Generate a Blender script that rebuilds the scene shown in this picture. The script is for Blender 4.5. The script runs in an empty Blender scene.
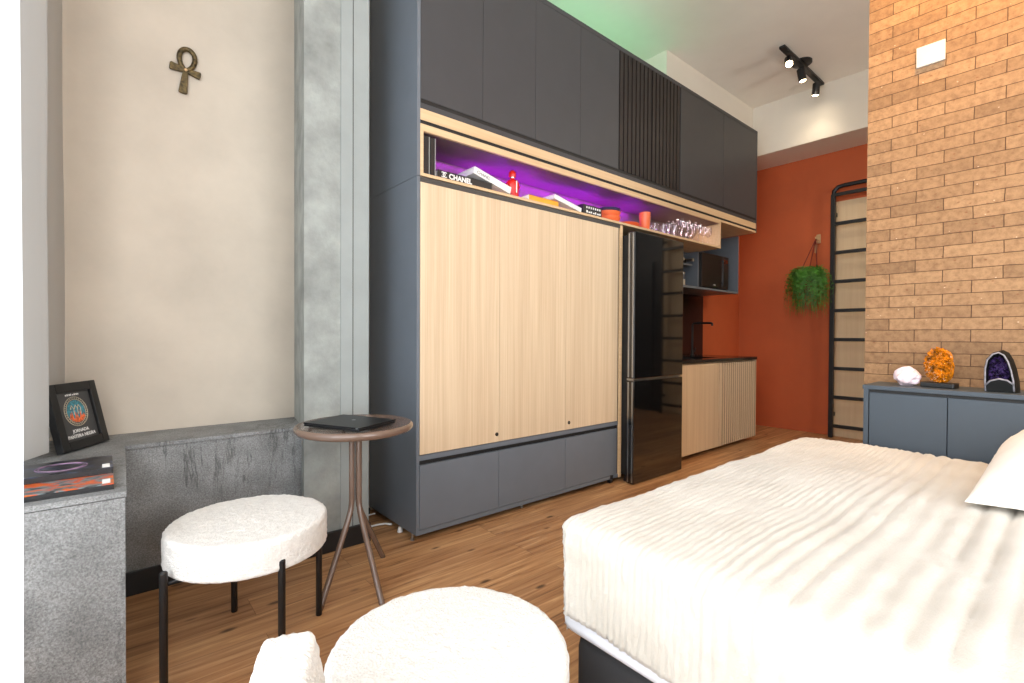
import bpy, bmesh, math, random
from mathutils import Vector, Matrix, Euler, noise

S = bpy.context.scene
COL = S.collection
R = math.radians
random.seed(7)

# ---------------------------------------------------------------- camera
YAW, PIT, ROL, FPX, CAMH = R(49.9), R(-0.69), R(0.29), 486.0, 1.10
f = Vector((math.cos(YAW) * math.cos(PIT), math.sin(YAW) * math.cos(PIT), math.sin(PIT)))
r0 = f.cross(Vector((0, 0, 1))).normalized()
u0 = r0.cross(f)
r = math.cos(ROL) * r0 + math.sin(ROL) * u0
u = -math.sin(ROL) * r0 + math.cos(ROL) * u0
cd = bpy.data.cameras.new('camera')
cd.sensor_width = 36.0
cd.lens = FPX / 1024 * 36
cd.clip_start = 0.02
cam = bpy.data.objects.new('camera', cd)
COL.objects.link(cam)
M = Matrix((r, u, -f)).transposed().to_4x4()
M.translation = Vector((0, 0, CAMH))
cam.matrix_world = M
S.camera = cam

# ---------------------------------------------------------------- world, lights, exposure
S.view_settings.view_transform = 'Standard'
S.view_settings.look = 'None'
S.view_settings.gamma = 1.0
S.view_settings.use_curve_mapping = False
S.view_settings.exposure = 0.05
w = bpy.data.worlds.new('sky')
S.world = w
w.use_nodes = True
w.node_tree.nodes['Background'].inputs[0].default_value = (0.86, 0.93, 1.0, 1)
w.node_tree.nodes['Background'].inputs[1].default_value = 2.2
S.cycles.max_bounces = 10
S.cycles.diffuse_bounces = 6
S.cycles.glossy_bounces = 4
S.cycles.transparent_max_bounces = 64
S.cycles.use_denoising = True
S.cycles.sample_clamp_indirect = 6.0


def light(name, kind, loc, energy, color, target=None, size=None, size_y=None, spot=None, blend=0.5, radius=0.03):
    d = bpy.data.lights.new(name, kind)
    d.energy = energy
    d.color = color
    if kind == 'AREA':
        d.shape = 'RECTANGLE'
        d.size = size
        d.size_y = size_y or size
    else:
        d.shadow_soft_size = radius
    if kind == 'SPOT':
        d.spot_size = R(spot)
        d.spot_blend = blend
    o = bpy.data.objects.new(name, d)
    COL.objects.link(o)
    o.location = loc
    if target is not None:
        dv = Vector(target) - Vector(loc)
        o.rotation_euler = dv.to_track_quat('-Z', 'Y').to_euler()
    return o


light('daylight_through_side_window', 'AREA', (-0.75, -0.35, 1.9), 225, (0.97, 0.985, 1.0), (3, -0.35, 1.8), 3.3, 4.6)
light('rear_fill_light', 'AREA', (1.2, -3.55, 1.9), 150, (0.98, 0.99, 1.0), (1.2, 3, 2.1), 2.9, 2.6)  # fill from behind the camera, added to light the cabinet fronts
light('hidden_hall_fill', 'POINT', (4.5, -0.75, 2.75), 62, (1.0, 0.93, 0.84), radius=0.15)  # unseen lamp added to lift the hall ceiling and walls
light('brick_wall_washer', 'SPOT', (2.35, 0.25, 3.45), 250, (1.0, 0.50, 0.08), (2.8, 0.22, 2.75), spot=100, blend=1.0, radius=0.08)

# ---------------------------------------------------------------- materials
def s2l(c):
    return tuple((x / 12.92 if x <= 0.04045 else ((x + 0.055) / 1.055) ** 2.4) for x in [v / 255 for v in c])


def new_mat(name):
    m = bpy.data.materials.new(name)
    m.use_nodes = True
    nt = m.node_tree
    b = nt.nodes['Principled BSDF']
    return m, nt, b


def N(nt, t, **kw):
    n = nt.nodes.new(t)
    for k, v in kw.items():
        if k in n.inputs.keys():
            n.inputs[k].default_value = v
        else:
            setattr(n, k, v)
    return n


def rgba(c):
    return (*s2l(c), 1)


def mapping(nt, scale=(1, 1, 1), loc=(0, 0, 0), rot=(0, 0, 0), coord='Object'):
    tc = nt.nodes.new('ShaderNodeTexCoord')
    mp = nt.nodes.new('ShaderNodeMapping')
    mp.inputs['Scale'].default_value = scale
    mp.inputs['Location'].default_value = loc
    mp.inputs['Rotation'].default_value = rot
    nt.links.new(tc.outputs[coord], mp.inputs['Vector'])
    return mp


def ramp(nt, src, stops):
    cr = nt.nodes.new('ShaderNodeValToRGB')
    e = cr.color_ramp.elements
    while len(e) > 1:
        e.remove(e[-1])
    e[0].position, e[0].color = stops[0][0], rgba(stops[0][1])
    for p, c in stops[1:]:
        x = e.new(p)
        x.color = rgba(c)
    nt.links.new(src, cr.inputs['Fac'])
    return cr


def add_bump(nt, b, h, strength=0.3, dist=0.01):
    bp = nt.nodes.new('ShaderNodeBump')
    bp.inputs['Strength'].default_value = strength
    bp.inputs['Distance'].default_value = dist
    nt.links.new(h, bp.inputs['Height'])
    nt.links.new(bp.outputs['Normal'], b.inputs['Normal'])
    return bp


def mix(nt, a, bb, fac, mode='MIX'):
    mx = nt.nodes.new('ShaderNodeMix')
    mx.data_type = 'RGBA'
    mx.blend_type = mode
    for sock, v in ((mx.inputs[0], fac), (mx.inputs[6], a), (mx.inputs[7], bb)):
        if hasattr(v, 'links') or hasattr(v, 'is_linked'):
            nt.links.new(v, sock)
        else:
            sock.default_value = v
    return mx.outputs[2]


def plain(name, c, rough=0.5, metal=0.0, var=0.0, scale=8, bump=0.0, spec=None, coat=0.0):
    m, nt, b = new_mat(name)
    b.inputs['Base Color'].default_value = rgba(c)
    b.inputs['Roughness'].default_value = rough
    b.inputs['Metallic'].default_value = metal
    if spec is not None:
        b.inputs['Specular IOR Level'].default_value = spec
    if coat:
        b.inputs['Coat Weight'].default_value = coat
        b.inputs['Coat Roughness'].default_value = 0.05
    mp = mapping(nt)
    nz = N(nt, 'ShaderNodeTexNoise', Scale=scale, Detail=4.0)
    nt.links.new(mp.outputs[0], nz.inputs['Vector'])
    v = var or 0.03
    lo = tuple(max(0, x * (1 - v)) for x in c)
    hi = tuple(min(255, x * (1 + v)) for x in c)
    cr = ramp(nt, nz.outputs['Fac'], [(0.3, lo), (0.7, hi)])
    nt.links.new(cr.outputs[0], b.inputs['Base Color'])
    if bump:
        add_bump(nt, b, nz.outputs['Fac'], bump, 0.004)
    return m


def emis(name, c, strength):
    m, nt, b = new_mat(name)
    b.inputs['Base Color'].default_value = rgba(c)
    b.inputs['Emission Color'].default_value = rgba(c)
    b.inputs['Emission Strength'].default_value = strength
    return m


def wood_mat(name, c_lo, c_hi, axis='z', rough=0.5, fine=60, grain=0.6):
    m, nt, b = new_mat(name)
    st = {'z': (fine, fine, 1.2), 'x': (1.2, fine, fine), 'y': (fine, 1.2, fine)}[axis]
    mp = mapping(nt, st)
    nz = N(nt, 'ShaderNodeTexNoise', Scale=1.0, Detail=6.0, Roughness=0.65, Distortion=0.3)
    nt.links.new(mp.outputs[0], nz.inputs['Vector'])
    st2 = tuple(x * 0.16 if x > 2 else x * 0.5 for x in st)
    mp2 = mapping(nt, st2)
    nz2 = N(nt, 'ShaderNodeTexNoise', Scale=1.0, Detail=3.0)
    nt.links.new(mp2.outputs[0], nz2.inputs['Vector'])
    mth = N(nt, 'ShaderNodeMath', operation='MULTIPLY_ADD')
    nt.links.new(nz.outputs['Fac'], mth.inputs[0])
    mth.inputs[1].default_value = grain
    sc = N(nt, 'ShaderNodeMath', operation='MULTIPLY')
    nt.links.new(nz2.outputs['Fac'], sc.inputs[0])
    sc.inputs[1].default_value = 1 - grain
    nt.links.new(sc.outputs[0], mth.inputs[2])
    cr = ramp(nt, mth.outputs[0], [(0.3, c_lo), (0.68, c_hi)])
    nt.links.new(cr.outputs[0], b.inputs['Base Color'])
    b.inputs['Roughness'].default_value = rough
    add_bump(nt, b, nz.outputs['Fac'], 0.08, 0.002)
    return m


def floor_mat():
    m, nt, b = new_mat('rustic_wood_planks')
    mp = mapping(nt, (1, 1, 1), (0.3, 0.04, 0))
    bk = N(nt, 'ShaderNodeTexBrick', Scale=1.0)
    bk.offset = 0.37
    bk.inputs['Color1'].default_value = (0, 0, 0, 1)
    bk.inputs['Color2'].default_value = (1, 1, 1, 1)
    bk.inputs['Mortar'].default_value = (0.5, 0.5, 0.5, 1)
    bk.inputs['Mortar Size'].default_value = 0.0012
    bk.inputs['Brick Width'].default_value = 1.2
    bk.inputs['Row Height'].default_value = 0.152
    nt.links.new(mp.outputs[0], bk.inputs['Vector'])
    # grain, shifted per plank
    tc = nt.nodes.new('ShaderNodeTexCoord')
    add = N(nt, 'ShaderNodeVectorMath', operation='MULTIPLY_ADD')
    nt.links.new(bk.outputs['Color'], add.inputs[0])
    add.inputs[1].default_value = (3.1, 7.7, 0)
    nt.links.new(tc.outputs['Object'], add.inputs[2])
    mp2 = N(nt, 'ShaderNodeMapping')
    mp2.inputs['Scale'].default_value = (1.7, 34, 1)
    nt.links.new(add.outputs[0], mp2.inputs['Vector'])
    nz = N(nt, 'ShaderNodeTexNoise', Scale=1.0, Detail=7.0, Roughness=0.65, Distortion=0.6)
    nt.links.new(mp2.outputs[0], nz.inputs['Vector'])
    cr = ramp(nt, nz.outputs['Fac'], [(0.30, (118, 80, 50)), (0.42, (172, 126, 84)), (0.55, (194, 149, 104)), (0.70, (222, 182, 134))])
    c1 = mix(nt, cr.outputs[0], rgba((134, 88, 54)), 0.0)
    ov = N(nt, 'ShaderNodeMix', data_type='RGBA', blend_type='MULTIPLY')
    ov.inputs[0].default_value = 0.55
    tint = ramp(nt, bk.outputs['Color'], [(0.0, (190, 170, 158)), (0.5, (226, 214, 204)), (1.0, (255, 250, 240))])
    nt.links.new(c1, ov.inputs[6])
    nt.links.new(tint.outputs[0], ov.inputs[7])
    # knots and cracks
    mp3 = N(nt, 'ShaderNodeMapping')
    mp3.inputs['Scale'].default_value = (3.2, 8.5, 1)
    nt.links.new(add.outputs[0], mp3.inputs['Vector'])
    vo = N(nt, 'ShaderNodeTexVoronoi', Scale=1.0)
    vo.inputs['Randomness'].default_value = 1.0
    nt.links.new(mp3.outputs[0], vo.inputs['Vector'])
    kr = N(nt, 'ShaderNodeMapRange')
    kr.inputs[1].default_value = 0.05
    kr.inputs[2].default_value = 0.12
    kr.inputs[3].default_value = 0.85
    kr.inputs[4].default_value = 0.0
    nt.links.new(vo.outputs['Distance'], kr.inputs[0])
    c2 = mix(nt, ov.outputs[2], rgba((58, 34, 20)), kr.outputs[0])
    mp4 = N(nt, 'ShaderNodeMapping')
    mp4.inputs['Scale'].default_value = (2.2, 34, 1)
    nt.links.new(add.outputs[0], mp4.inputs['Vector'])
    nz4 = N(nt, 'ShaderNodeTexNoise', Scale=1.3, Detail=3.0)
    nt.links.new(mp4.outputs[0], nz4.inputs['Vector'])
    k4 = N(nt, 'ShaderNodeMapRange')
    k4.inputs[1].default_value = 0.66
    k4.inputs[2].default_value = 0.74
    k4.inputs[4].default_value = 0.6
    nt.links.new(nz4.outputs['Fac'], k4.inputs[0])
    c3 = mix(nt, c2, rgba((74, 44, 27)), k4.outputs[0])
    seam = N(nt, 'ShaderNodeMath', operation='MULTIPLY')
    nt.links.new(bk.outputs['Fac'], seam.inputs[0])
    seam.inputs[1].default_value = 0.5
    c4 = mix(nt, c3, rgba((66, 40, 25)), seam.outputs[0])
    nt.links.new(c4, b.inputs['Base Color'])
    b.inputs['Roughness'].default_value = 0.42
    add_bump(nt, b, nz.outputs['Fac'], 0.12, 0.003)
    return m


def brick_mat():
    m, nt, b = new_mat('thin_clay_bricks')
    tc = nt.nodes.new('ShaderNodeTexCoord')
    sp = N(nt, 'ShaderNodeSeparateXYZ')
    nt.links.new(tc.outputs['Object'], sp.inputs[0])
    cb = N(nt, 'ShaderNodeCombineXYZ')
    ny = N(nt, 'ShaderNodeMath', operation='MULTIPLY_ADD')
    ny.inputs[1].default_value = -1.0
    ny.inputs[2].default_value = 0.598 + 10 * 0.187
    nt.links.new(sp.outputs['Y'], ny.inputs[0])
    nzv = N(nt, 'ShaderNodeMath', operation='ADD')
    nzv.inputs[1].default_value = -1.190 + 0.052 * 40
    nt.links.new(sp.outputs['Z'], nzv.inputs[0])
    nt.links.new(ny.outputs[0], cb.inputs[0])
    nt.links.new(nzv.outputs[0], cb.inputs[1])
    bk = N(nt, 'ShaderNodeTexBrick', Scale=1.0)
    bk.offset = 0.5
    bk.inputs['Color1'].default_value = (0, 0, 0, 1)
    bk.inputs['Color2'].default_value = (1, 1, 1, 1)
    bk.inputs['Mortar'].default_value = (0.5, 0.5, 0.5, 1)
    bk.inputs['Mortar Size'].default_value = 0.0017
    bk.inputs['Mortar Smooth'].default_value = 0.4
    bk.inputs['Brick Width'].default_value = 0.187
    bk.inputs['Row Height'].default_value = 0.052
    # slightly wavy joints
    nw = N(nt, 'ShaderNodeTexNoise', Scale=9.0, Detail=2.0)
    nt.links.new(tc.outputs['Object'], nw.inputs['Vector'])
    wv = N(nt, 'ShaderNodeVectorMath', operation='MULTIPLY_ADD')
    nt.links.new(nw.outputs['Color'], wv.inputs[0])
    wv.inputs[1].default_value = (0.008, 0.006, 0)
    nt.links.new(cb.outputs[0], wv.inputs[2])
    nt.links.new(wv.outputs[0], bk.inputs['Vector'])
    tint = ramp(nt, bk.outputs['Color'], [(0.0, (128, 100, 72)), (0.4, (144, 113, 82)), (1.0, (156, 124, 91))])
    nz = N(nt, 'ShaderNodeTexNoise', Scale=46.0, Detail=8.0, Roughness=0.7)
    nt.links.new(tc.outputs['Object'], nz.inputs['Vector'])
    g = ramp(nt, nz.outputs['Fac'], [(0.30, (190, 180, 172)), (0.6, (255, 252, 248))])
    c1 = mix(nt, tint.outputs[0], g.outputs[0], 0.8, 'MULTIPLY')
    vo = N(nt, 'ShaderNodeTexVoronoi', Scale=22.0)
    mpv = mapping(nt, (1, 1, 1.6))
    nt.links.new(mpv.outputs[0], vo.inputs['Vector'])
    pk = N(nt, 'ShaderNodeMapRange')
    pk.inputs[1].default_value = 0.05
    pk.inputs[2].default_value = 0.14
    pk.inputs[3].default_value = 0.75
    pk.inputs[4].default_value = 0.0
    nt.links.new(vo.outputs['Distance'], pk.inputs[0])
    c2 = mix(nt, c1, rgba((112, 70, 44)), pk.outputs[0])
    vo2 = N(nt, 'ShaderNodeTexVoronoi', Scale=17.0)
    mpw = mapping(nt, (1, 1, 1.4), (3.3, 1.7, 0.4))
    nt.links.new(mpw.outputs[0], vo2.inputs['Vector'])
    pw = N(nt, 'ShaderNodeMapRange')
    pw.inputs[1].default_value = 0.02
    pw.inputs[2].default_value = 0.06
    pw.inputs[3].default_value = 0.5
    pw.inputs[4].default_value = 0.0
    nt.links.new(vo2.outputs['Distance'], pw.inputs[0])
    c2b = mix(nt, c2, rgba((238, 214, 186)), pw.outputs[0])
    mps = mapping(nt, (1, 14, 75))
    ns = N(nt, 'ShaderNodeTexNoise', Scale=1.0, Detail=6.0, Roughness=0.75)
    nt.links.new(mps.outputs[0], ns.inputs['Vector'])
    ks = N(nt, 'ShaderNodeMapRange')
    ks.inputs[1].default_value = 0.60
    ks.inputs[2].default_value = 0.74
    ks.inputs[4].default_value = 0.7
    nt.links.new(ns.outputs['Fac'], ks.inputs[0])
    c2c = mix(nt, c2b, rgba((104, 70, 46)), ks.outputs[0])
    c3 = mix(nt, c2c, rgba((60, 36, 22)), bk.outputs['Fac'])
    nt.links.new(c3, b.inputs['Base Color'])
    b.inputs['Roughness'].default_value = 0.9
    inv = N(nt, 'ShaderNodeMath', operation='MULTIPLY_ADD')
    nt.links.new(bk.outputs['Fac'], inv.inputs[0])
    inv.inputs[1].default_value = -1.0
    hn = N(nt, 'ShaderNodeMath', operation='MULTIPLY')
    nt.links.new(nz.outputs['Fac'], hn.inputs[0])
    hn.inputs[1].default_value = 0.35
    nt.links.new(hn.outputs[0], inv.inputs[2])
    add_bump(nt, b, inv.outputs[0], 0.5, 0.006)
    return m


def stone_mat(name, lo, mid, hi, vein):
    m, nt, b = new_mat(name)
    mp = mapping(nt, (1, 1, 1))
    n1 = N(nt, 'ShaderNodeTexNoise', Scale=190.0, Detail=4.0, Roughness=0.8)
    n2 = N(nt, 'ShaderNodeTexNoise', Scale=7.0, Detail=4.0)
    for n in (n1, n2):
        nt.links.new(mp.outputs[0], n.inputs['Vector'])
    c1 = ramp(nt, n1.outputs['Fac'], [(0.35, lo), (0.5, mid), (0.66, hi)])
    g = ramp(nt, n2.outputs['Fac'], [(0.3, (205, 205, 205)), (0.7, (255, 255, 255))])
    c2 = mix(nt, c1.outputs[0], g.outputs[0], 1.0, 'MULTIPLY')
    mv = mapping(nt, (1, 1, 0.13), rot=(0, R(7), 0))
    n3 = N(nt, 'ShaderNodeTexNoise', Scale=3.6, Detail=7.0, Roughness=0.72, Distortion=0.2)
    nt.links.new(mv.outputs[0], n3.inputs['Vector'])
    sub = N(nt, 'ShaderNodeMath', operation='SUBTRACT')
    nt.links.new(n3.outputs['Fac'], sub.inputs[0])
    sub.inputs[1].default_value = 0.55
    ab = N(nt, 'ShaderNodeMath', operation='ABSOLUTE')
    nt.links.new(sub.outputs[0], ab.inputs[0])
    mr = N(nt, 'ShaderNodeMapRange')
    mr.inputs[1].default_value = 0.0
    mr.inputs[2].default_value = 0.020
    mr.inputs[3].default_value = 0.7
    mr.inputs[4].default_value = 0.0
    nt.links.new(ab.outputs[0], mr.inputs[0])
    msk = N(nt, 'ShaderNodeMath', operation='MULTIPLY')
    nt.links.new(mr.outputs[0], msk.inputs[0])
    mk = N(nt, 'ShaderNodeMapRange')
    mk.inputs[1].default_value = 0.32
    mk.inputs[2].default_value = 0.50
    n4 = N(nt, 'ShaderNodeTexNoise', Scale=4.0, Detail=2.0)
    nt.links.new(mp.outputs[0], n4.inputs['Vector'])
    nt.links.new(n4.outputs['Fac'], mk.inputs[0])
    nt.links.new(mk.outputs[0], msk.inputs[1])
    c3 = mix(nt, c2, rgba(vein), msk.outputs[0])
    nt.links.new(c3, b.inputs['Base Color'])
    b.inputs['Roughness'].default_value = 0.6
    add_bump(nt, b, n1.outputs['Fac'], 0.15, 0.002)
    return m


def plaster_mat(name, c, var=0.05, scale=3.0, rough=0.85, bump=0.05):
    m, nt, b = new_mat(name)
    mp = mapping(nt)
    n1 = N(nt, 'ShaderNodeTexNoise', Scale=scale, Detail=6.0, Roughness=0.6)
    n2 = N(nt, 'ShaderNodeTexNoise', Scale=scale * 20, Detail=3.0)
    for n in (n1, n2):
        nt.links.new(mp.outputs[0], n.inputs['Vector'])
    lo = tuple(x * (1 - var) for x in c)
    hi = tuple(min(255, x * (1 + var)) for x in c)
    cr = ramp(nt, n1.outputs['Fac'], [(0.3, lo), (0.5, c), (0.72, hi)])
    nt.links.new(cr.outputs[0], b.inputs['Base Color'])
    b.inputs['Roughness'].default_value = rough
    add_bump(nt, b, n2.outputs['Fac'], bump, 0.004)
    return m


def boucle_mat(name, c, scale=170, strength=0.8, dist=0.006):
    m, nt, b = new_mat(name)
    mp = mapping(nt)
    vo = N(nt, 'ShaderNodeTexVoronoi', Scale=float(scale))
    nz = N(nt, 'ShaderNodeTexNoise', Scale=scale * 0.4, Detail=4.0)
    nt.links.new(mp.outputs[0], vo.inputs['Vector'])
    nt.links.new(mp.outputs[0], nz.inputs['Vector'])
    ad = N(nt, 'ShaderNodeMath', operation='ADD')
    nt.links.new(vo.outputs['Distance'], ad.inputs[0])
    nt.links.new(nz.outputs['Fac'], ad.inputs[1])
    b.inputs['Base Color'].default_value = rgba(c)
    cr = ramp(nt, nz.outputs['Fac'], [(0.3, tuple(x * 0.94 for x in c)), (0.65, c)])
    nt.links.new(cr.outputs[0], b.inputs['Base Color'])
    b.inputs['Roughness'].default_value = 0.95
    b.inputs['Sheen Weight'].default_value = 0.25
    add_bump(nt, b, ad.outputs[0], strength, dist)
    return m


def curtain_mat(name, c, transp, transl):
    m, nt, b = new_mat(name)
    out = nt.nodes['Material Output']
    nt.nodes.remove(b)
    d = N(nt, 'ShaderNodeBsdfDiffuse', Color=rgba(c))
    t = N(nt, 'ShaderNodeBsdfTranslucent', Color=rgba(c))
    p = N(nt, 'ShaderNodeBsdfTransparent')
    m1 = N(nt, 'ShaderNodeMixShader')
    m1.inputs[0].default_value = transl
    m2 = N(nt, 'ShaderNodeMixShader')
    m2.inputs[0].default_value = transp
    mp = mapping(nt, (1, 400, 400))
    nz = N(nt, 'ShaderNodeTexNoise', Scale=1.0)
    nt.links.new(mp.outputs[0], nz.inputs['Vector'])
    nt.links.new(d.outputs[0], m1.inputs[1])
    nt.links.new(t.outputs[0], m1.inputs[2])
    nt.links.new(m1.outputs[0], m2.inputs[1])
    nt.links.new(p.outputs[0], m2.inputs[2])
    nt.links.new(m2.outputs[0], out.inputs['Surface'])
    return m


def glass_mat(name, tint=(255, 255, 255), refl=0.12):
    m, nt, b = new_mat(name)
    out = nt.nodes['Material Output']
    nt.nodes.remove(b)
    p = N(nt, 'ShaderNodeBsdfTransparent', Color=rgba(tint))
    g = N(nt, 'ShaderNodeBsdfGlossy', Roughness=0.03)
    lw = N(nt, 'ShaderNodeLayerWeight', Blend=0.35)
    mr = N(nt, 'ShaderNodeMapRange')
    mr.inputs[3].default_value = refl * 0.5
    mr.inputs[4].default_value = min(1, refl * 5)
    nt.links.new(lw.outputs['Fresnel'], mr.inputs[0])
    mx = N(nt, 'ShaderNodeMixShader')
    nt.links.new(mr.outputs[0], mx.inputs[0])
    nt.links.new(p.outputs[0], mx.inputs[1])
    nt.links.new(g.outputs[0], mx.inputs[2])
    nt.links.new(mx.outputs[0], out.inputs['Surface'])
    return m


def fur_blanket_mat():
    m, nt, b = new_mat('cream_ribbed_plush')
    mp = mapping(nt)
    nz = N(nt, 'ShaderNodeTexNoise', Scale=120.0, Detail=5.0, Roughness=0.7)
    n2 = N(nt, 'ShaderNodeTexNoise', Scale=6.0, Detail=3.0)
    nt.links.new(mp.outputs[0], nz.inputs['Vector'])
    nt.links.new(mp.outputs[0], n2.inputs['Vector'])
    cr = ramp(nt, n2.outputs['Fac'], [(0.3, (188, 181, 169)), (0.65, (202, 196, 185))])
    nt.links.new(cr.outputs[0], b.inputs['Base Color'])
    b.inputs['Roughness'].default_value = 0.95
    b.inputs['Sheen Weight'].default_value = 0.3
    add_bump(nt, b, nz.outputs['Fac'], 0.5, 0.006)
    return m


def cover_mat(name, c1, c2, c3, base):
    m, nt, b = new_mat(name)
    mp = mapping(nt, (1, 1.6, 1))
    n = N(nt, 'ShaderNodeTexNoise', Scale=14.0, Detail=4.0, Distortion=1.2)
    nt.links.new(mp.outputs[0], n.inputs['Vector'])
    cr = ramp(nt, n.outputs['Fac'], [(0.36, base), (0.46, c1), (0.54, c2), (0.66, c3)])
    nt.links.new(cr.outputs[0], b.inputs['Base Color'])
    b.inputs['Roughness'].default_value = 0.3
    return m


MT = {}
MT['floor'] = floor_mat()
MT['brick'] = brick_mat()
MT['plaster'] = plaster_mat('warm_plaster', (188, 177, 162), 0.05, 2.2)
MT['white'] = plaster_mat('white_paint', (226, 220, 208), 0.015, 2.0)
MT['ceil'] = plaster_mat('ceiling_paint', (238, 234, 226), 0.015, 2.0)
MT['red'] = plaster_mat('terracotta_paint', (190, 92, 48), 0.03, 2.5, 0.7)
MT['concrete'] = plaster_mat('bare_concrete', (146, 150, 146), 0.15, 5.0, 0.9, 0.2)
MT['concrete_strip'] = plaster_mat('painted_concrete', (148, 154, 152), 0.03, 5.0, 0.7)
MT['stone'] = stone_mat('grey_stone_cladding', (104, 106, 106), (138, 140, 140), (168, 170, 170), (52, 52, 52))
MT['black'] = plain('black_metal', (15, 15, 16), 0.45)
MT['skirting'] = plain('black_skirting', (24, 23, 23), 0.5)
MT['bluegrey'] = plain('bluegrey_lacquer', (102, 109, 117), 0.42, var=0.015)
MT['bluegrey_dark'] = plain('deep_bluegrey_lacquer', (66, 75, 84), 0.5, var=0.015, spec=0.3)
MT['slategrey'] = plain('slate_lacquer', (66, 66, 68), 0.45, var=0.015, spec=0.3)
MT['darkgap'] = plain('dark_recess', (20, 19, 19), 0.6)
MT['darkrail'] = plain('dark_taupe_rail', (62, 60, 58), 0.45)
MT['slats'] = plain('dark_bronze_slats', (42, 37, 35), 0.5, var=0.05, spec=0.3)
MT['wood'] = wood_mat('pale_oak_veneer', (190, 163, 131), (220, 198, 167), 'z', 0.5, 110)
MT['woodx'] = wood_mat('pale_oak_edge', (194, 160, 120), (220, 190, 150), 'x', 0.5)
MT['panelwood'] = wood_mat('pale_ash_panel', (208, 180, 142), (224, 200, 164), 'z', 0.55, 30)
MT['fridge'] = plain('black_glass_front', (14, 14, 15), 0.06, coat=1.0)
MT['fridge_side'] = plain('graphite_steel', (46, 48, 50), 0.35, 0.5)
MT['microwave'] = plain('dark_brown_black', (26, 19, 17), 0.45, spec=0.3)
MT['shade_lining'] = plain('darkened_lining', (108, 88, 84), 0.6)  # dark tone that holds back ambient light inside the shelf
MT['flute_shade'] = plain('dark_flute_shade', (104, 80, 58), 0.6)  # brown that paints the shade between the door flutes
MT['greyboard'] = plain('grey_board', (150, 148, 144), 0.6)
MT['steel'] = plain('brushed_steel', (176, 178, 180), 0.3, 1.0)
MT['counter'] = plain('black_granite', (20, 20, 21), 0.15, var=0.3, scale=200)
MT['mocha'] = plain('mocha_lacquer', (112, 92, 80), 0.22, var=0.04, coat=0.3)
MT['boucle'] = boucle_mat('white_boucle', (228, 225, 219), strength=0.5, dist=0.004)
MT['plush'] = fur_blanket_mat()
MT['sheet'] = plain('white_sheet', (232, 236, 244), 0.8)
MT['bedbase'] = plain('charcoal_fabric', (50, 50, 52), 0.85, bump=0.2, scale=300)
MT['pillow'] = plain('white_cotton', (240, 237, 231), 0.85)
MT['sheer'] = curtain_mat('grey_sheer', (200, 197, 192), 0.08, 0.40)
MT['sheer_bright'] = curtain_mat('white_sheer', (232, 236, 242), 0.1, 0.5)
MT['glass'] = glass_mat('window_glass', (255, 255, 255), 0.05)
MT['cup_glass'] = glass_mat('clear_glassware', (254, 253, 255), 0.07)
MT['bronze'] = plain('aged_bronze', (78, 66, 42), 0.45, 0.6, var=0.5, scale=60, bump=0.4)
MT['plastic'] = plain('white_plastic', (188, 184, 178), 0.4)
MT['orange'] = plain('orange_ceramic', (232, 112, 66), 0.35)
MT['navy'] = plain('navy_ceramic', (54, 52, 84), 0.35)
MT['redplastic'] = plain('red_plastic', (206, 34, 26), 0.3)
MT['yellow'] = plain('amber_cover', (232, 158, 40), 0.5)
MT['paper'] = plain('white_paper', (232, 230, 226), 0.6)
MT['bookblack'] = plain('black_cover', (26, 25, 27), 0.4)
MT['ink'] = plain('grey_ink', (92, 90, 92), 0.6)
MT['inkwhite'] = plain('white_ink', (232, 231, 228), 0.5)
MT['leaf'] = plain('fern_green', (60, 112, 34), 0.5, var=0.4, scale=14)
MT['cord'] = plain('maroon_cord', (112, 38, 26), 0.8)
MT['brass'] = plain('beige_brass', (214, 178, 132), 0.35, 0.4)
MT['quartz'] = plain('pale_rose_quartz', (226, 206, 212), 0.45, var=0.06, scale=40)
MT['citrine'] = plain('amber_crystal', (150, 88, 14), 0.15, var=0.5, scale=60)
MT['amethyst'] = plain('violet_crystal', (44, 32, 64), 0.12, var=0.5, scale=70)
MT['agate'] = plain('pale_agate_rim', (120, 118, 124), 0.4, var=0.2, scale=80)
MT['geode'] = plain('dark_geode_skin', (9, 11, 11), 0.6, var=0.4, spec=0.15, scale=14)
MT['laptop'] = plain('black_aluminium', (30, 31, 33), 0.4, 0.3)
MT['cable'] = plain('white_cable', (222, 222, 220), 0.5)
MT['printblack'] = plain('charcoal_print', (66, 66, 66), 0.5)
MT['teal'] = plain('teal_print', (58, 124, 138), 0.5, var=0.3, scale=120)
MT['flame'] = plain('flame_print', (226, 100, 52), 0.5, var=0.25, scale=120)
MT['mauve'] = plain('mauve_print', (120, 96, 120), 0.5, var=0.4, scale=40)
MT['cream'] = plain('cream_print', (190, 180, 156), 0.5)
MT['book_orange'] = cover_mat('orange_swirl_cover', (120, 134, 136), (196, 74, 28), (214, 112, 28), (34, 37, 41))
MT['book_dark'] = cover_mat('dark_galaxy_cover', (30, 33, 40), (36, 42, 54), (52, 66, 92), (26, 28, 33))
MT['wine'] = plain('dark_bottle_glass', (24, 26, 24), 0.1)
MT['lamp_on'] = emis('lit_lamp', (255, 226, 178), 30.0)
MT['led_violet'] = emis('violet_led', (120, 20, 255), 2.0)
MT['led_green'] = emis('green_led', (60, 255, 140), 2.0)


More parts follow.
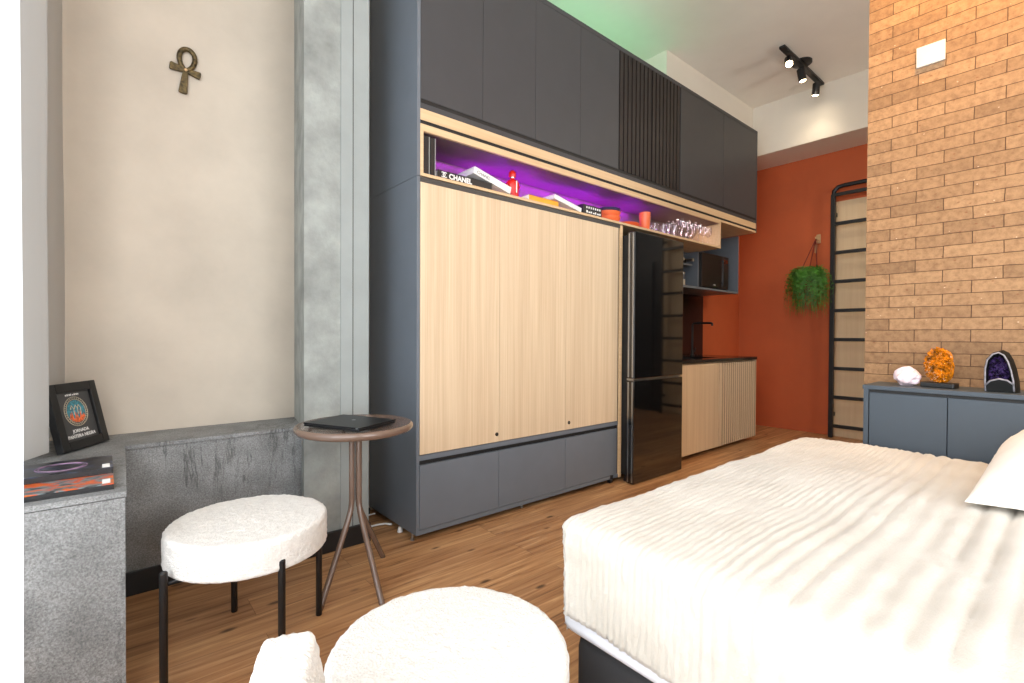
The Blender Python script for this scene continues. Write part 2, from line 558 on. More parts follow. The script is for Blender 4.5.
# ---------------------------------------------------------------- mesh helpers
class MB:
    def __init__(self, origin=None):
        self.bm = bmesh.new()
        if origin is not None and hasattr(origin, 'location'):
            origin = origin.location
        self.o = Vector(origin) if origin is not None else Vector((0, 0, 0))

    def merge(self, tmp, mat=None):
        if mat is not None:
            tmp.transform(mat)
        me = bpy.data.meshes.new('tmp')
        tmp.to_mesh(me)
        tmp.free()
        self.bm.from_mesh(me)
        bpy.data.meshes.remove(me)
        return self

    def box(self, x0, x1, y0, y1, z0, z1, bev=0.0, seg=2, mat=None):
        t = bmesh.new()
        bmesh.ops.create_cube(t, size=1.0)
        for v in t.verts:
            v.co = Vector(((x0 + x1) / 2 + v.co.x * (x1 - x0), (y0 + y1) / 2 + v.co.y * (y1 - y0), (z0 + z1) / 2 + v.co.z * (z1 - z0)))
        if bev:
            bmesh.ops.bevel(t, geom=list(t.edges), offset=bev, segments=seg, affect='EDGES', profile=0.5)
        return self.merge(t, mat)

    def prism(self, poly, z0, z1, mat=None, bev=0.0):
        t = bmesh.new()
        lo = [t.verts.new((p[0], p[1], z0)) for p in poly]
        hi = [t.verts.new((p[0], p[1], z1)) for p in poly]
        n = len(poly)
        t.faces.new(lo[::-1])
        t.faces.new(hi)
        for i in range(n):
            t.faces.new((lo[i], lo[(i + 1) % n], hi[(i + 1) % n], hi[i]))
        bmesh.ops.recalc_face_normals(t, faces=t.faces)
        if bev:
            bmesh.ops.bevel(t, geom=list(t.edges), offset=bev, segments=2, affect='EDGES', profile=0.5)
        return self.merge(t, mat)

    def lathe(self, prof, seg=32, mat=None, center=(0, 0, 0)):
        t = bmesh.new()
        rings = []
        for rr, z in prof:
            if rr < 1e-6:
                rings.append([t.verts.new((center[0], center[1], center[2] + z))])
            else:
                rings.append([t.verts.new((center[0] + rr * math.cos(2 * math.pi * i / seg), center[1] + rr * math.sin(2 * math.pi * i / seg), center[2] + z)) for i in range(seg)])
        for a, b in zip(rings, rings[1:]):
            if len(a) == 1 and len(b) == 1:
                continue
            for i in range(seg):
                j = (i + 1) % seg
                if len(a) == 1:
                    t.faces.new((a[0], b[j], b[i]))
                elif len(b) == 1:
                    t.faces.new((a[i], a[j], b[0]))
                else:
                    t.faces.new((a[i], a[j], b[j], b[i]))
        bmesh.ops.recalc_face_normals(t, faces=t.faces)
        return self.merge(t, mat)

    def tube(self, path, rad, seg=10, cap=True):
        t = bmesh.new()
        P = [Vector(p) for p in path]
        rads = rad if isinstance(rad, (list, tuple)) else [rad] * len(P)
        rings = []
        ref = None
        for i, p in enumerate(P):
            d = (P[min(i + 1, len(P) - 1)] - P[max(i - 1, 0)]).normalized()
            if ref is None:
                ref = d.orthogonal().normalized()
            a = (ref - d * ref.dot(d)).normalized()
            ref = a
            b = d.cross(a)
            rings.append([t.verts.new(p + rads[i] * (math.cos(2 * math.pi * k / seg) * a + math.sin(2 * math.pi * k / seg) * b)) for k in range(seg)])
        for A, B in zip(rings, rings[1:]):
            for k in range(seg):
                t.faces.new((A[k], A[(k + 1) % seg], B[(k + 1) % seg], B[k]))
        if cap:
            t.faces.new(rings[0][::-1])
            t.faces.new(rings[-1])
        bmesh.ops.recalc_face_normals(t, faces=t.faces)
        return self.merge(t)

    def blob(self, rx, ry, rz, sub=3, amp=0.0, freq=6.0, seed=0, mat=None, center=(0, 0, 0)):
        t = bmesh.new()
        bmesh.ops.create_icosphere(t, subdivisions=sub, radius=1.0)
        for v in t.verts:
            n = noise.noise(v.co * freq * 0.3 + Vector((seed, seed * 2, 0)))
            v.co = v.co * (1 + amp * n)
            v.co = Vector((v.co.x * rx + center[0], v.co.y * ry + center[1], v.co.z * rz + center[2]))
        return self.merge(t, mat)

    def quad(self, *pts):
        vs = [self.bm.verts.new(p) for p in pts]
        self.bm.faces.new(vs)
        return self

    def build(self, name, mat, parent=None, smooth=False, auto=None):
        if self.o.length:
            bmesh.ops.translate(self.bm, verts=self.bm.verts, vec=-self.o)
        me = bpy.data.meshes.new(name)
        self.bm.to_mesh(me)
        self.bm.free()
        ob = bpy.data.objects.new(name, me)
        COL.objects.link(ob)
        me.materials.append(MT[mat] if isinstance(mat, str) else mat)
        if smooth:
            for p in me.polygons:
                p.use_smooth = True
            if auto:
                me.set_sharp_from_angle(angle=R(auto))
        if parent is not None:
            ob.parent = parent
        return ob


def thing(name, label, cat, loc=(0, 0, 0), rot=(0, 0, 0), group=None):
    o = bpy.data.objects.new(name, None)
    o.empty_display_size = 0.1
    COL.objects.link(o)
    o.location = loc
    o.rotation_euler = rot
    o['label'] = label
    o['category'] = cat
    if group:
        o['group'] = group
    return o


def tag(o, label, cat, group=None, loc=None, rot=None):
    o['label'] = label
    o['category'] = cat
    if group:
        o['group'] = group
    if loc is not None:
        o.location = loc
    if rot is not None:
        o.rotation_euler = rot
    return o


def struct(o):
    o['kind'] = 'structure'
    return o


def text(name, body, size, mat, parent, loc, rot, ext=0.0006, align='LEFT', bold=0.0):
    c = bpy.data.curves.new(name, 'FONT')
    c.body = body
    c.size = size
    c.extrude = ext
    c.offset = bold
    c.align_x = align
    c.align_y = 'BOTTOM_BASELINE'
    c.resolution_u = 3
    tmp = bpy.data.objects.new(name + '_curve', c)
    COL.objects.link(tmp)
    dg = bpy.context.evaluated_depsgraph_get()
    me = bpy.data.meshes.new_from_object(tmp.evaluated_get(dg))
    bpy.data.objects.remove(tmp)
    o = bpy.data.objects.new(name, me)
    COL.objects.link(o)
    me.materials.clear()
    me.materials.append(MT[mat])
    o.parent = parent
    o.location = loc
    o.rotation_euler = rot
    return o


def dup(root, loc=None, rot=None, label=None, group=None):
    c = root.copy()
    COL.objects.link(c)
    if loc is not None:
        c.location = loc
    if rot is not None:
        c.rotation_euler = rot
    if label:
        c['label'] = label
    if group:
        c['group'] = group
    for ch in list(root.children):
        d = ch.copy()
        COL.objects.link(d)
        d.parent = c
        for g in list(ch.children):
            e = g.copy()
            COL.objects.link(e)
            e.parent = d
    return c


# ================================================================ the setting
CZ = 3.73
struct(MB().box(-0.5, 6.5, -3.35, 3.05, -0.1, 0.0).build('floor', 'floor'))
struct(MB().box(-0.5, 6.5, -3.35, 3.05, CZ, CZ + 0.1).build('ceiling', 'ceil'))
struct(MB().box(-0.5, 5.30, 2.90, 3.05, 0, CZ).build('wall_left', 'plaster'))
struct(MB().box(5.30, 6.40, 2.90, 3.05, 0, CZ).build('wall_alcove', 'red'))
struct(MB().box(6.25, 6.40, -1.6, 3.05, 0, CZ).build('wall_far', 'red'))
struct(MB().box(2.80, 2.95, -3.2, 0.694, 0, CZ).build('wall_right', 'brick'))
struct(MB().box(2.95, 6.40, -1.75, -1.6, 0, CZ).build('wall_hall', 'white'))
# window wall beside the camera
wb = MB()
wb.box(-0.5, -0.35, -3.2, -2.7, 0, CZ).box(-0.5, -0.35, 2.5, 3.05, 0, CZ)
wb.box(-0.5, -0.35, -2.7, 2.5, 3.45, CZ).box(-0.5, -0.35, -2.7, 2.5, 0, 0.25)
struct(wb.build('wall_window', 'white'))
wf = MB()
for yy in (-2.7, -1.42, -0.12, 1.18, 2.46):
    wf.box(-0.45, -0.40, yy, yy + 0.04, 0.25, 3.45)
wf.box(-0.45, -0.40, -2.7, 2.5, 0.25, 0.30).box(-0.45, -0.40, -2.7, 2.5, 3.40, 3.45)
win = struct(wf.build('window_1', 'black'))
MB().box(-0.428, -0.422, -2.66, 2.46, 0.30, 3.40).build('pane', 'glass', win)
rb = MB()
rb.box(-0.5, 0.0, -3.35, -3.2, 0, CZ).box(2.4, 2.95, -3.35, -3.2, 0, CZ)
rb.box(0.0, 2.4, -3.35, -3.2, 3.4, CZ).box(0.0, 2.4, -3.35, -3.2, 0, 0.4)
struct(rb.build('wall_rear', 'white'))
wf = MB()
for xx in (0.0, 1.18, 2.36):
    wf.box(xx, xx + 0.04, -3.30, -3.25, 0.4, 3.4)
wf.box(0, 2.4, -3.30, -3.25, 0.4, 0.45).box(0, 2.4, -3.30, -3.25, 3.35, 3.4)
win2 = struct(wf.build('added_rear_window', 'black'))  # unseen window, added to go with the rear fill
MB().box(0.04, 2.36, -3.278, -3.272, 0.45, 3.35).build('pane', 'glass', win2)
# bulkhead over the cabinets and white beam over the terracotta wall
struct(MB().box(3.97, 5.745, 2.53, 2.90, 3.0, CZ).build('trim_1', 'white'))
tb = struct(MB().box(5.745, 6.25, -1.6, 2.90, 3.172, CZ).build('trim_2', 'white'))
MB().box(5.746, 6.25, -1.6, 2.90, 3.168, 3.172).build('soffit', 'white', tb)
# concrete column
struct(MB().prism([(0.755, 2.48), (0.932, 2.48), (0.998, 2.483), (0.998, 2.90), (0.83, 2.90)], 0, CZ).build('column', 'concrete'))
col_o = struct(MB().prism([(0.935, 2.474), (1.085, 2.474), (1.085, 2.90), (0.999, 2.90), (0.999, 2.481), (0.935, 2.479)], 0, CZ).build('column_strip', 'concrete_strip'))
struct(MB().box(0.9965, 0.9995, 2.4725, 2.476, 0, CZ).build('trim_3', 'skirting'))
struct(MB().box(0.76, 1.09, 2.455, 2.474, 0, 0.10, 0.003).build('baseboard_column', 'skirting'))
struct(MB().box(0.055, 0.76, 2.572, 2.592, 0, 0.10, 0.003).build('baseboard_left', 'skirting'))
# unseen black door, added to darken the fridge's reflection
dr = struct(MB().box(6.20, 6.25, -0.75, 0.15, 0, 2.2, 0.004).build('added_hall_door', 'black'))
MB().tube([(6.16, -0.65, 1.0), (6.16, -0.65, 1.25)], 0.012).tube([(6.21, -0.65, 1.02), (6.155, -0.65, 1.02)], 0.008).tube([(6.21, -0.65, 1.23), (6.155, -0.65, 1.23)], 0.008).build('door_handle', 'steel', dr)
# unseen dark panel, added for the fridge to mirror
struct(MB().box(6.235, 6.25, -1.6, 0.28, 0, 3.165).build('added_dark_panel', 'skirting'))
# black splashback behind the sink
struct(MB().box(3.72, 5.32, 2.885, 2.90, 0.89, 1.60).build('trim_4', 'counter'))
# pale panel behind the ladder
struct(MB().box(6.225, 6.25, 0.30, 1.86, 0.0, 2.60, 0.002).build('trim_5', 'panelwood'))

# ================================================================ stone ledge (L shape)
LZ = 0.633
t = thing('stone_ledge', 'grey veined stone ledge running along the plaster wall below the bronze cross', 'ledge', (0.4, 2.74, 0))
MB(t).prism([(-0.35, 1.834), (0.052, 1.834), (0.070, 2.575), (0.785, 2.575), (0.828, 2.898), (-0.35, 2.898)], LZ - 0.016, LZ).build('top', 'stone', t)
fp = MB(t)
fp.prism([(0.066, 2.583), (0.785, 2.583), (0.785, 2.60), (0.066, 2.60)], 0.10, LZ - 0.018)
fp.build('wall_panel', 'stone', t)
fp = MB(t)
fp.prism([(-0.34, 1.838), (0.049, 1.838), (0.067, 2.59), (-0.34, 2.59)], 0.0, LZ - 0.019)
fp.build('window_panel', 'stone', t)

# ================================================================ tall cabinet with pale oak doors
Y0 = 2.283
t = thing('tall_cabinet', 'wide tall cabinet with three pale oak doors above blue-grey drawers', 'cabinet', (2.1, 2.55, 0))
b = MB(t)
b.box(1.265, 1.283, Y0, 2.87, 0.035, 1.938).box(1.283, 2.978, 2.31, 2.86, 0.06, 1.912)
b.box(1.283, 2.975, Y0 + 0.004, 2.31, 0.430, 0.458)
b.box(1.283, 2.975, Y0, 2.32, 0.035, 0.060)
b.build('body', 'bluegrey', t)
MB(t).box(2.983, 3.012, Y0 - 0.001, 2.86, 0.03, 1.935, 0.001).build('side_panel', 'woodx', t)
MB(t).box(1.284, 2.98, Y0 + 0.02, 2.309, 0.40, 0.43).box(2.962, 2.982, Y0 + 0.012, 2.31, 0.06, 1.913).build('gap_shade', 'darkgap', t)  # near-black strips stand in for the shade in the gaps
xs = [1.285, 1.824, 2.400, 2.962]
for i in range(3):
    d = MB(t).box(xs[i] + 0.0012, xs[i + 1] - 0.0012, Y0, 2.303, 0.462, 1.911, 0.001).build('door', 'wood', t)
    if i:
        lx = xs[i] + (-0.018 if i == 1 else 0.034)
        MB(t).lathe([(0, 0), (0.011, 0), (0.011, 0.004), (0.006, 0.004), (0.005, 0.001), (0, 0.001)], 16, Matrix.Translation((lx, Y0 + 0.001, 0.508)) @ Matrix.Rotation(R(90), 4, 'X')).build('lock', 'black', d)
for i in range(3):
    MB(t).box(xs[i] + 0.0012, xs[i + 1] - 0.0012, Y0, 2.303, 0.062, 0.405, 0.0015).build('drawer', 'bluegrey', t)
for fx, fy in ((1.266, 2.325), (2.05, 2.33)):
    MB(t).lathe([(0, 0), (0.011, 0), (0.011, 0.008), (0.006, 0.01), (0.006, 0.037), (0, 0.037)], 14, Matrix.Translation((fx, fy, 0))).build('foot', 'steel', t)
for fx in (1.32, 2.90):
    c = MB(t)
    c.lathe([(0, -0.012), (0.02, -0.012), (0.024, -0.008), (0.024, 0.008), (0.02, 0.012), (0, 0.012)], 18, Matrix.Translation((fx, 2.45 if fx < 2 else 2.30, 0.024)) @ Matrix.Rotation(R(90), 4, 'Y'))
    c.box(fx - 0.018, fx + 0.018, (2.45 if fx < 2 else 2.30) - 0.02, (2.45 if fx < 2 else 2.30) + 0.02, 0.03, 0.06, 0.004)
    c.build('caster', 'black', t, True, 40)

MB(t).box(1.283, 2.98, Y0, 2.31, 1.9125, 1.9385).build('top_rail', 'darkrail', t)

# ================================================================ open niche shelf
t = thing('display_shelf', 'long pale oak open shelf glowing violet inside', 'shelf', (2.9, 2.45, 1.944))
b = MB(t)
b.box(1.284, 4.53, Y0, 2.62, 1.944, 1.960).box(1.284, 4.53, Y0, 2.62, 2.181, 2.218)
b.box(1.284, 1.303, Y0, 2.62, 1.960, 2.181).box(4.512, 4.53, Y0, 2.62, 1.960, 2.181)
b.build('frame', 'woodx', t)
MB(t).box(1.303, 4.512, 2.605, 2.62, 1.960, 2.178).box(1.303, 4.512, Y0 + 0.014, 2.605, 2.178, 2.181).build('shade_lining', 'shade_lining', t)  # added dark skin, its colour stands in for shade around the violet glow
led = MB(t).box(1.5, 3.55, 2.510, 2.520, 1.9602, 1.9655).build('light_strip', 'led_violet', t)
for k, ex in enumerate((1.5, 1.95, 2.4, 2.85, 3.3)):
    light('violet_led_glow', 'AREA', (ex, 2.515, 1.968), 2.5, (0.36, 0.01, 1.0), (ex, 2.56, 2.18), 0.42, 0.03)
    light('violet_led_backwash', 'AREA', (ex, 2.575, 2.172), 0.55, (0.50, 0.01, 1.0), (ex, 2.60, 1.97), 0.42, 0.012)

light('display_lamp_glow', 'AREA', (4.12, 2.45, 2.168), 1.1, (1.0, 0.80, 0.78), (4.12, 2.45, 1.9), 0.66, 0.02)

# ================================================================ upper cabinets
t = thing('upper_cabinet', 'long row of dark slate wall cabinets under the ceiling', 'cabinet', (3.2, 2.55, 2.2))
b = MB(t)
b.box(1.284, 5.281, 2.306, 2.87, 2.238, 3.236)
b.box(1.284, 5.30, Y0, 2.87, 3.238, 3.268).box(5.281, 5.30, Y0, 2.87, 2.199, 3.238)
b.build('carcass', 'slategrey', t)
MB(t).box(1.265, 1.2838, Y0, 2.87, 1.9405, 3.27).build('side_panel', 'bluegrey', t)
MB(t).box(1.284, 5.281, Y0 + 0.001, 2.31, 2.297, 2.328, 0.002).build('handle_rail', 'slategrey', t)
MB(t).box(1.284, 5.281, Y0 + 0.003, 2.306, 2.328, 2.349).box(1.284, 5.281, Y0 + 0.002, 2.31, 2.2185, 2.238).build('gap_shade', 'darkgap', t)  # near-black fronts paint in the shade of the recess and track groove
MB(t).box(1.284, 5.281, Y0, 2.31, 2.238, 2.297).build('oak_band', 'woodx', t)
MB(t).box(4.535, 5.281, Y0, 2.87, 2.199, 2.218).build('oak_underside', 'woodx', t)
us = [1.285, 1.692, 2.108, 2.530, 2.956]
for i in range(4):
    MB(t).box(us[i] + 0.0012, us[i + 1] - 0.0012, Y0, 2.302, 2.349, 3.236, 0.0012).build('door', 'slategrey', t)
for a, c in ((2.958, 3.378), (3.380, 3.802)):
    s = MB(t)
    s.box(a + 0.001, c - 0.001, 2.292, 2.302, 2.349, 3.236)
    n = 8
    for k in range(n):
        q0 = a + 0.004 + (c - a - 0.008) * k / n
        s.box(q0 + 0.004, q0 + (c - a - 0.008) / n - 0.009, Y0 - 0.002, 2.293, 2.349, 3.236, 0.001, 1)
    s.build('slatted_door', 'slats', t)
for a, c in ((3.806, 4.566), (4.568, 5.279)):
    MB(t).box(a + 0.0012, c - 0.0012, Y0, 2.302, 2.349, 3.236, 0.0012).build('door', 'slategrey', t)
MB(t).box(1.6, 3.9, 2.80, 2.82, 3.268, 3.280).build('light_strip', 'led_green', t)
light('green_led_glow', 'AREA', (2.9, 2.68, 3.30), 1.8, (0.16, 1.0, 0.45), (2.9, 2.6, 3.73), 1.9, 0.08)

# ================================================================ fridge
t = thing('refrigerator', 'tall glossy black fridge freezer beside the oak cabinet', 'refrigerator', (3.36, 2.5, 0))
MB(t).box(3.022, 3.64, 2.230, 2.82, 0.05, 1.862, 0.006).build('body', 'fridge_side', t)
for z0, z1 in ((0.006, 0.770), (0.786, 1.872)):
    d = MB(t).box(2.985, 3.645, 2.150, 2.214, z0, z1, 0.004).build('door', 'fridge', t)
    MB(t).box(2.992, 3.638, 2.2145, 2.2295, z0 + 0.01, z1 - 0.012).build('gasket', 'darkgap', d)
    MB(t).box(2.9825, 2.9855, 2.160, 2.170, z0 + 0.01, z1 - 0.01).box(2.9825, 2.9855, 2.196, 2.206, z0 + 0.01, z1 - 0.01).build('edge_trim', 'steel', d)
MB(t).box(2.995, 3.635, 2.164, 2.222, 0.7715, 0.7845).build('handle_recess', 'steel', t)
for fx in (3.045, 3.61):
    MB(t).lathe([(0, 0), (0.017, 0), (0.019, 0.004), (0.017, 0.02), (0.01, 0.024), (0.01, 0.056), (0, 0.056)], 16, Matrix.Translation((fx, 2.262, 0))).build('foot', 'black', t, True, 40)
    MB(t).lathe([(0, 0), (0.017, 0), (0.019, 0.004), (0.017, 0.02), (0.01, 0.024), (0.01, 0.056), (0, 0.056)], 16, Matrix.Translation((fx, 2.75, 0))).build('foot', 'black', t, True, 40)

# ================================================================ sink run
t = thing('sink_cabinet', 'low oak kitchen cabinet with one plain and one fluted door', 'cabinet', (4.6, 2.55, 0))
b = MB(t)
b.box(3.74, 3.758, 2.305, 2.88, 0.045, 0.858).box(5.316, 5.334, Y0 + 0.002, 2.88, 0.045, 0.858)
b.box(3.758, 5.316, 2.31, 2.88, 0.045, 0.063).box(3.758, 5.316, 2.86, 2.88, 0.063, 0.858).box(3.758, 5.316, 2.31, 2.86, 0.80, 0.858)
b.build('body', 'wood', t)
MB(t).box(3.76, 4.528, Y0, 2.303, 0.045, 0.846, 0.0015).build('plain_door', 'wood', t)
fl = MB(t)

fl.box(4.536, 4.556, Y0 - 0.003, 2.302, 0.045, 0.846, 0.001)
n = 17
for k in range(n):
    q0 = 4.562 + 0.75 * k / n
    fl.box(q0, q0 + 0.75 / n * 0.55, Y0 - 0.003, 2.300, 0.047, 0.844, 0.002, 1)
fd = fl.build('fluted_door', 'wood', t)
MB(t).box(4.536, 5.314, 2.2865, 2.303, 0.0455, 0.8455).build('shade_backing', 'flute_shade', fd)  # dark board standing in for shade between the flutes
for fx in (3.9, 5.2):
    MB(t).lathe([(0, 0), (0.02, 0), (0.02, 0.006), (0.014, 0.008), (0.014, 0.045), (0, 0.045)], 14, Matrix.Translation((fx, 2.75, 0))).build('foot', 'black', t)
ct = MB()
ct.box(3.735, 5.34, 2.278, 2.40, 0.8605, 0.890, 0.002).box(3.735, 5.34, 2.75, 2.884, 0.8605, 0.890, 0.002)
ct.box(3.735, 4.20, 2.39, 2.76, 0.8605, 0.8899).box(4.75, 5.34, 2.39, 2.76, 0.8605, 0.8899)
ct.box(4.19, 4.76, 2.39, 2.76, 0.8605, 0.8660)
tag(ct.build('countertop', 'counter'), 'black stone countertop with sunken sink over the oak cabinet', 'countertop')
t = thing('faucet', 'black right-angled kitchen tap behind the sink', 'faucet', (4.94, 2.80, 0.890))
MB().lathe([(0, 0), (0.026, 0), (0.026, 0.012), (0.016, 0.016), (0.016, 0.06), (0, 0.06)], 18).build('base', 'black', t, True, 40)
MB().tube([(0, 0, 0.05), (0, 0, 0.33), (0, -0.006, 0.348), (0, -0.02, 0.355), (0, -0.215, 0.355), (0, -0.224, 0.35), (0, -0.226, 0.325)], 0.011, 12).build('spout', 'black', t, True, 50)
MB().tube([(0.015, 0, 0.035), (0.05, 0, 0.045), (0.05, -0.01, 0.085)], 0.006).build('lever', 'black', t, True, 50)

# ---------------------------------------------------------------- wall nook with bottles and microwave
t = thing('kitchen_nook', 'open blue-grey wall nook above the sink holding bottles and microwave', 'shelf', (4.5, 2.7, 1.57))
b = MB(t)
b.box(3.72, 5.322, 2.48, 2.884, 1.570, 1.590).box(5.304, 5.322, 2.48, 2.884, 1.590, 2.197).box(3.72, 4.50, 2.63, 2.884, 1.925, 1.941)
b.box(3.72, 5.304, 2.872, 2.884, 1.590, 1.925).box(4.54, 5.304, 2.872, 2.884, 1.925, 2.197)
b.box(4.500, 4.518, 2.50, 2.872, 1.590, 1.940).box(3.72, 3.738, 2.48, 2.872, 1.590, 1.94)
b.build('body', 'bluegrey', t)
MB(t).box(3.738, 4.40, 2.50, 2.872, 1.788, 1.803).build('shelf', 'bluegrey', t)

t = thing('microwave', 'black microwave in the blue-grey nook', 'microwave', (4.84, 2.66, 1.590))
MB(t).box(4.56, 5.12, 2.508, 2.84, 1.600, 1.945, 0.006).build('body', 'black', t)
d = MB(t).box(4.56, 4.975, 2.492, 2.507, 1.602, 1.943, 0.004).build('door', 'microwave', t)
MB(t).box(4.955, 4.967, 2.468, 2.476, 1.640, 1.905, 0.003).box(4.957, 4.965, 2.476, 2.492, 1.65, 1.665).box(4.957, 4.965, 2.476, 2.492, 1.88, 1.895).build('handle', 'fridge_side', d)
cp = MB(t).box(4.98, 5.12, 2.492, 2.507, 1.602, 1.943, 0.004).build('control_panel', 'bookblack', t)
MB(t).box(5.00, 5.10, 2.490, 2.4925, 1.87, 1.91).build('display', 'fridge', cp)
MB(t).box(4.80, 4.84, 2.4905, 2.4925, 1.628, 1.636).build('badge', 'inkwhite', d)
for fx in (4.6, 5.08):
    MB(t).box(fx - 0.015, fx + 0.015, 2.53, 2.56, 1.590, 1.602).build('foot', 'black', t)


def lying_bottle(x, y, z, label):
    t = thing('wine_bottle', label, 'bottle', (x, y, z), (0, 0, 0), 'wine bottles lying in the nook')
    m = Matrix.Translation((0, 0, 0.037)) @ Matrix.Rotation(R(90), 4, 'X')
    MB().lathe([(0, 0), (0.036, 0), (0.037, 0.006), (0.037, 0.18), (0.03, 0.205), (0.015, 0.225), (0.0145, 0.25), (0, 0.25)], 20, m).build('body', 'wine', t, True, 50)
    MB().lathe([(0, 0.235), (0.0158, 0.235), (0.0162, 0.30), (0, 0.30)], 16, m).build('foil_cap', 'steel', t, True, 50)


lying_bottle(4.13, 2.81, 1.8035, 'dark wine bottle lying on the nook shelf, farthest from the microwave')
lying_bottle(4.245, 2.80, 1.8035, 'dark wine bottle lying in the middle of the nook shelf')
lying_bottle(4.36, 2.77, 1.8035, 'silver-capped dark wine bottle lying next to the nook divider')
jar0 = None
for k, (jx, jy) in enumerate(((4.13, 2.60), (4.235, 2.60), (4.335, 2.58), (4.20, 2.74), (4.32, 2.74))):
    if jar0 is None:
        jar0 = thing('storage_jar', 'small clear glass jar of pale food on the bottom of the nook', 'jar', (jx, jy, 1.5905), group='jars in the nook')
        MB().lathe([(0, 0), (0.038, 0), (0.041, 0.005), (0.041, 0.10), (0.034, 0.115), (0, 0.115)], 20).build('body', 'cup_glass', jar0, True, 50)
        MB().lathe([(0, 0.003), (0.037, 0.003), (0.037, 0.065), (0, 0.07)], 20).build('filling', 'cream', jar0, True, 50)
        MB().lathe([(0, 0.115), (0.036, 0.115), (0.036, 0.138), (0, 0.138)], 20).build('lid', 'steel', jar0, True, 50)
    else:
        dup(jar0, (jx, jy, 1.5905))

# ================================================================ things in the violet shelf
SZ = 1.9605


def closed_book(name, label, cat, L, D, T, mat, loc, rot=(0, 0, 0), group=None, pages='paper', spine_neg_y=True):
    """a book lying flat: spine along local x facing -y; thickness along z"""
    t = thing(name, label, cat, loc, rot, group)
    MB().box(-L / 2, L / 2, -D / 2, D / 2, 0, 0.003, 0.0006).box(-L / 2, L / 2, -D / 2, D / 2, T - 0.003, T, 0.0006).box(-L / 2, L / 2, -D / 2, -D / 2 + 0.004, 0, T, 0.0006).build('cover', mat, t)
    MB().box(-L / 2 + 0.004, L / 2 - 0.004, -D / 2 + 0.004, D / 2 - 0.004, 0.0032, T - 0.0032).build('pages', pages, t)
    return t


# two upright black binders
for k, (bx, lab) in enumerate(((1.3245, 'tall black box file against the oak end of the shelf'), (1.3665, 'thinner black box file second from the oak end of the shelf'))):
    wd = 0.036 if k == 0 else 0.026
    t = thing('box_file', lab, 'file', (bx, 2.44, SZ), group='box files on the shelf')
    MB().box(-wd / 2, wd / 2, -0.145, 0.145, 0, 0.205, 0.001).build('cover', 'bookblack', t)
    MB().box(wd / 2 + 0.0003, wd / 2 + 0.0045, -0.146, 0.145, 0, 0.204).build('page_edge', 'greyboard', t)

# black book lying with white spine lettering
t = closed_book('book', 'thick black book lying flat with white spine lettering', 'book', 0.374, 0.27, 0.043, 'bookblack', (1.584, 2.43, SZ), group='books on the violet shelf')
text('lettering', 'CHANEL', 0.040, 'inkwhite', t, (-0.114, -0.1356, 0.007), (R(90), 0, 0), bold=0.0012)
lg = MB()
for sx in (-1, 1):
    pts = [(-0.146 + sx * 0.0075 + 0.0135 * math.cos(a) * sx, -0.1362, 0.0215 + 0.0135 * math.sin(a)) for a in [R(50 + 260 * q / 14) for q in range(15)]]
    lg.tube(pts, 0.0026, 6)
lg.build('emblem', 'inkwhite', t)

# white book leaning off it
ang = math.atan2(2.076 - 2.008, 1.918 - 1.644)
t = closed_book('book', 'white book slanting down off the black one with grey spine lettering', 'book', 0.285, 0.20, 0.045, 'paper', (1.779, 2.402, 2.003), (0, ang, 0), group='books on the violet shelf')
text('lettering', 'CHANEL', 0.026, 'ink', t, (-0.122, -0.1006, 0.012), (R(90), 0, 0))

# red bottle figure
t = thing('red_bottle', 'red plastic bottle with a rounded cap standing on the shelf', 'bottle', (2.0, 2.38, SZ))
MB().lathe([(0, 0), (0.040, 0), (0.044, 0.006), (0.041, 0.035), (0.045, 0.085), (0.046, 0.105), (0.036, 0.122), (0.017, 0.132), (0.015, 0.14), (0, 0.14)], 24).build('body', 'redplastic', t, True, 50)
MB().lathe([(0, 0.139), (0.017, 0.139), (0.018, 0.146), (0.0, 0.146)], 20).build('collar', 'steel', t, True, 50)
MB().lathe([(0, 0.146), (0.021, 0.146), (0.024, 0.158), (0.023, 0.176), (0.014, 0.188), (0, 0.190)], 20).build('cap', 'redplastic', t, True, 50)
MB().lathe([(0, 0), (0.011, 0), (0.011, 0.004), (0, 0.004)], 14, Matrix.Translation((0.045, -0.01, 0.09)) @ Matrix.Rotation(R(90), 4, 'Y')).build('knob', 'redplastic', t)
MB().box(-0.007, 0.001, -0.0475, -0.0435, 0.04, 0.115, 0.001).build('label_strip', 'paper', t)

t = closed_book('book', 'amber yellow book lying flat beside the red bottle', 'book', 0.265, 0.20, 0.034, 'yellow', (2.197, 2.392, SZ), group='books on the violet shelf')
MB().box(-0.1345, -0.1326, -0.099, 0.1, 0.001, 0.033).build('page_edge', 'paper', t)
ang = math.atan2(2.058 - 2.010, 2.566 - 2.313)
t = closed_book('book', 'white book slanting down off the amber yellow one', 'book', 0.268, 0.20, 0.034, 'paper', (2.4325, 2.402, 1.9875), (0, ang, 0), group='books on the violet shelf')

t = thing('printed_box', 'black carton with white printing between slanting book and orange bowls', 'box', (2.685, 2.40, SZ))
MB().box(-0.10, 0.10, -0.10, 0.09, 0, 0.070, 0.002).build('carton', 'bookblack', t)
pr = MB()
for k in range(7):
    q = -0.068 + k * 0.0235
    pr.box(q, q + 0.011, -0.1012, -0.1, 0.044, 0.058)
for k in range(7):
    q = -0.068 + k * 0.0235
    h = [0.017, 0.010, 0.013, 0.008, 0.015, 0.01, 0.012][k]
    pr.box(q, q + [0.016, 0.018, 0.012, 0.019, 0.012, 0.018, 0.015][k], -0.1012, -0.1, 0.014, 0.014 + h)
pr.build('print', 'inkwhite', t)

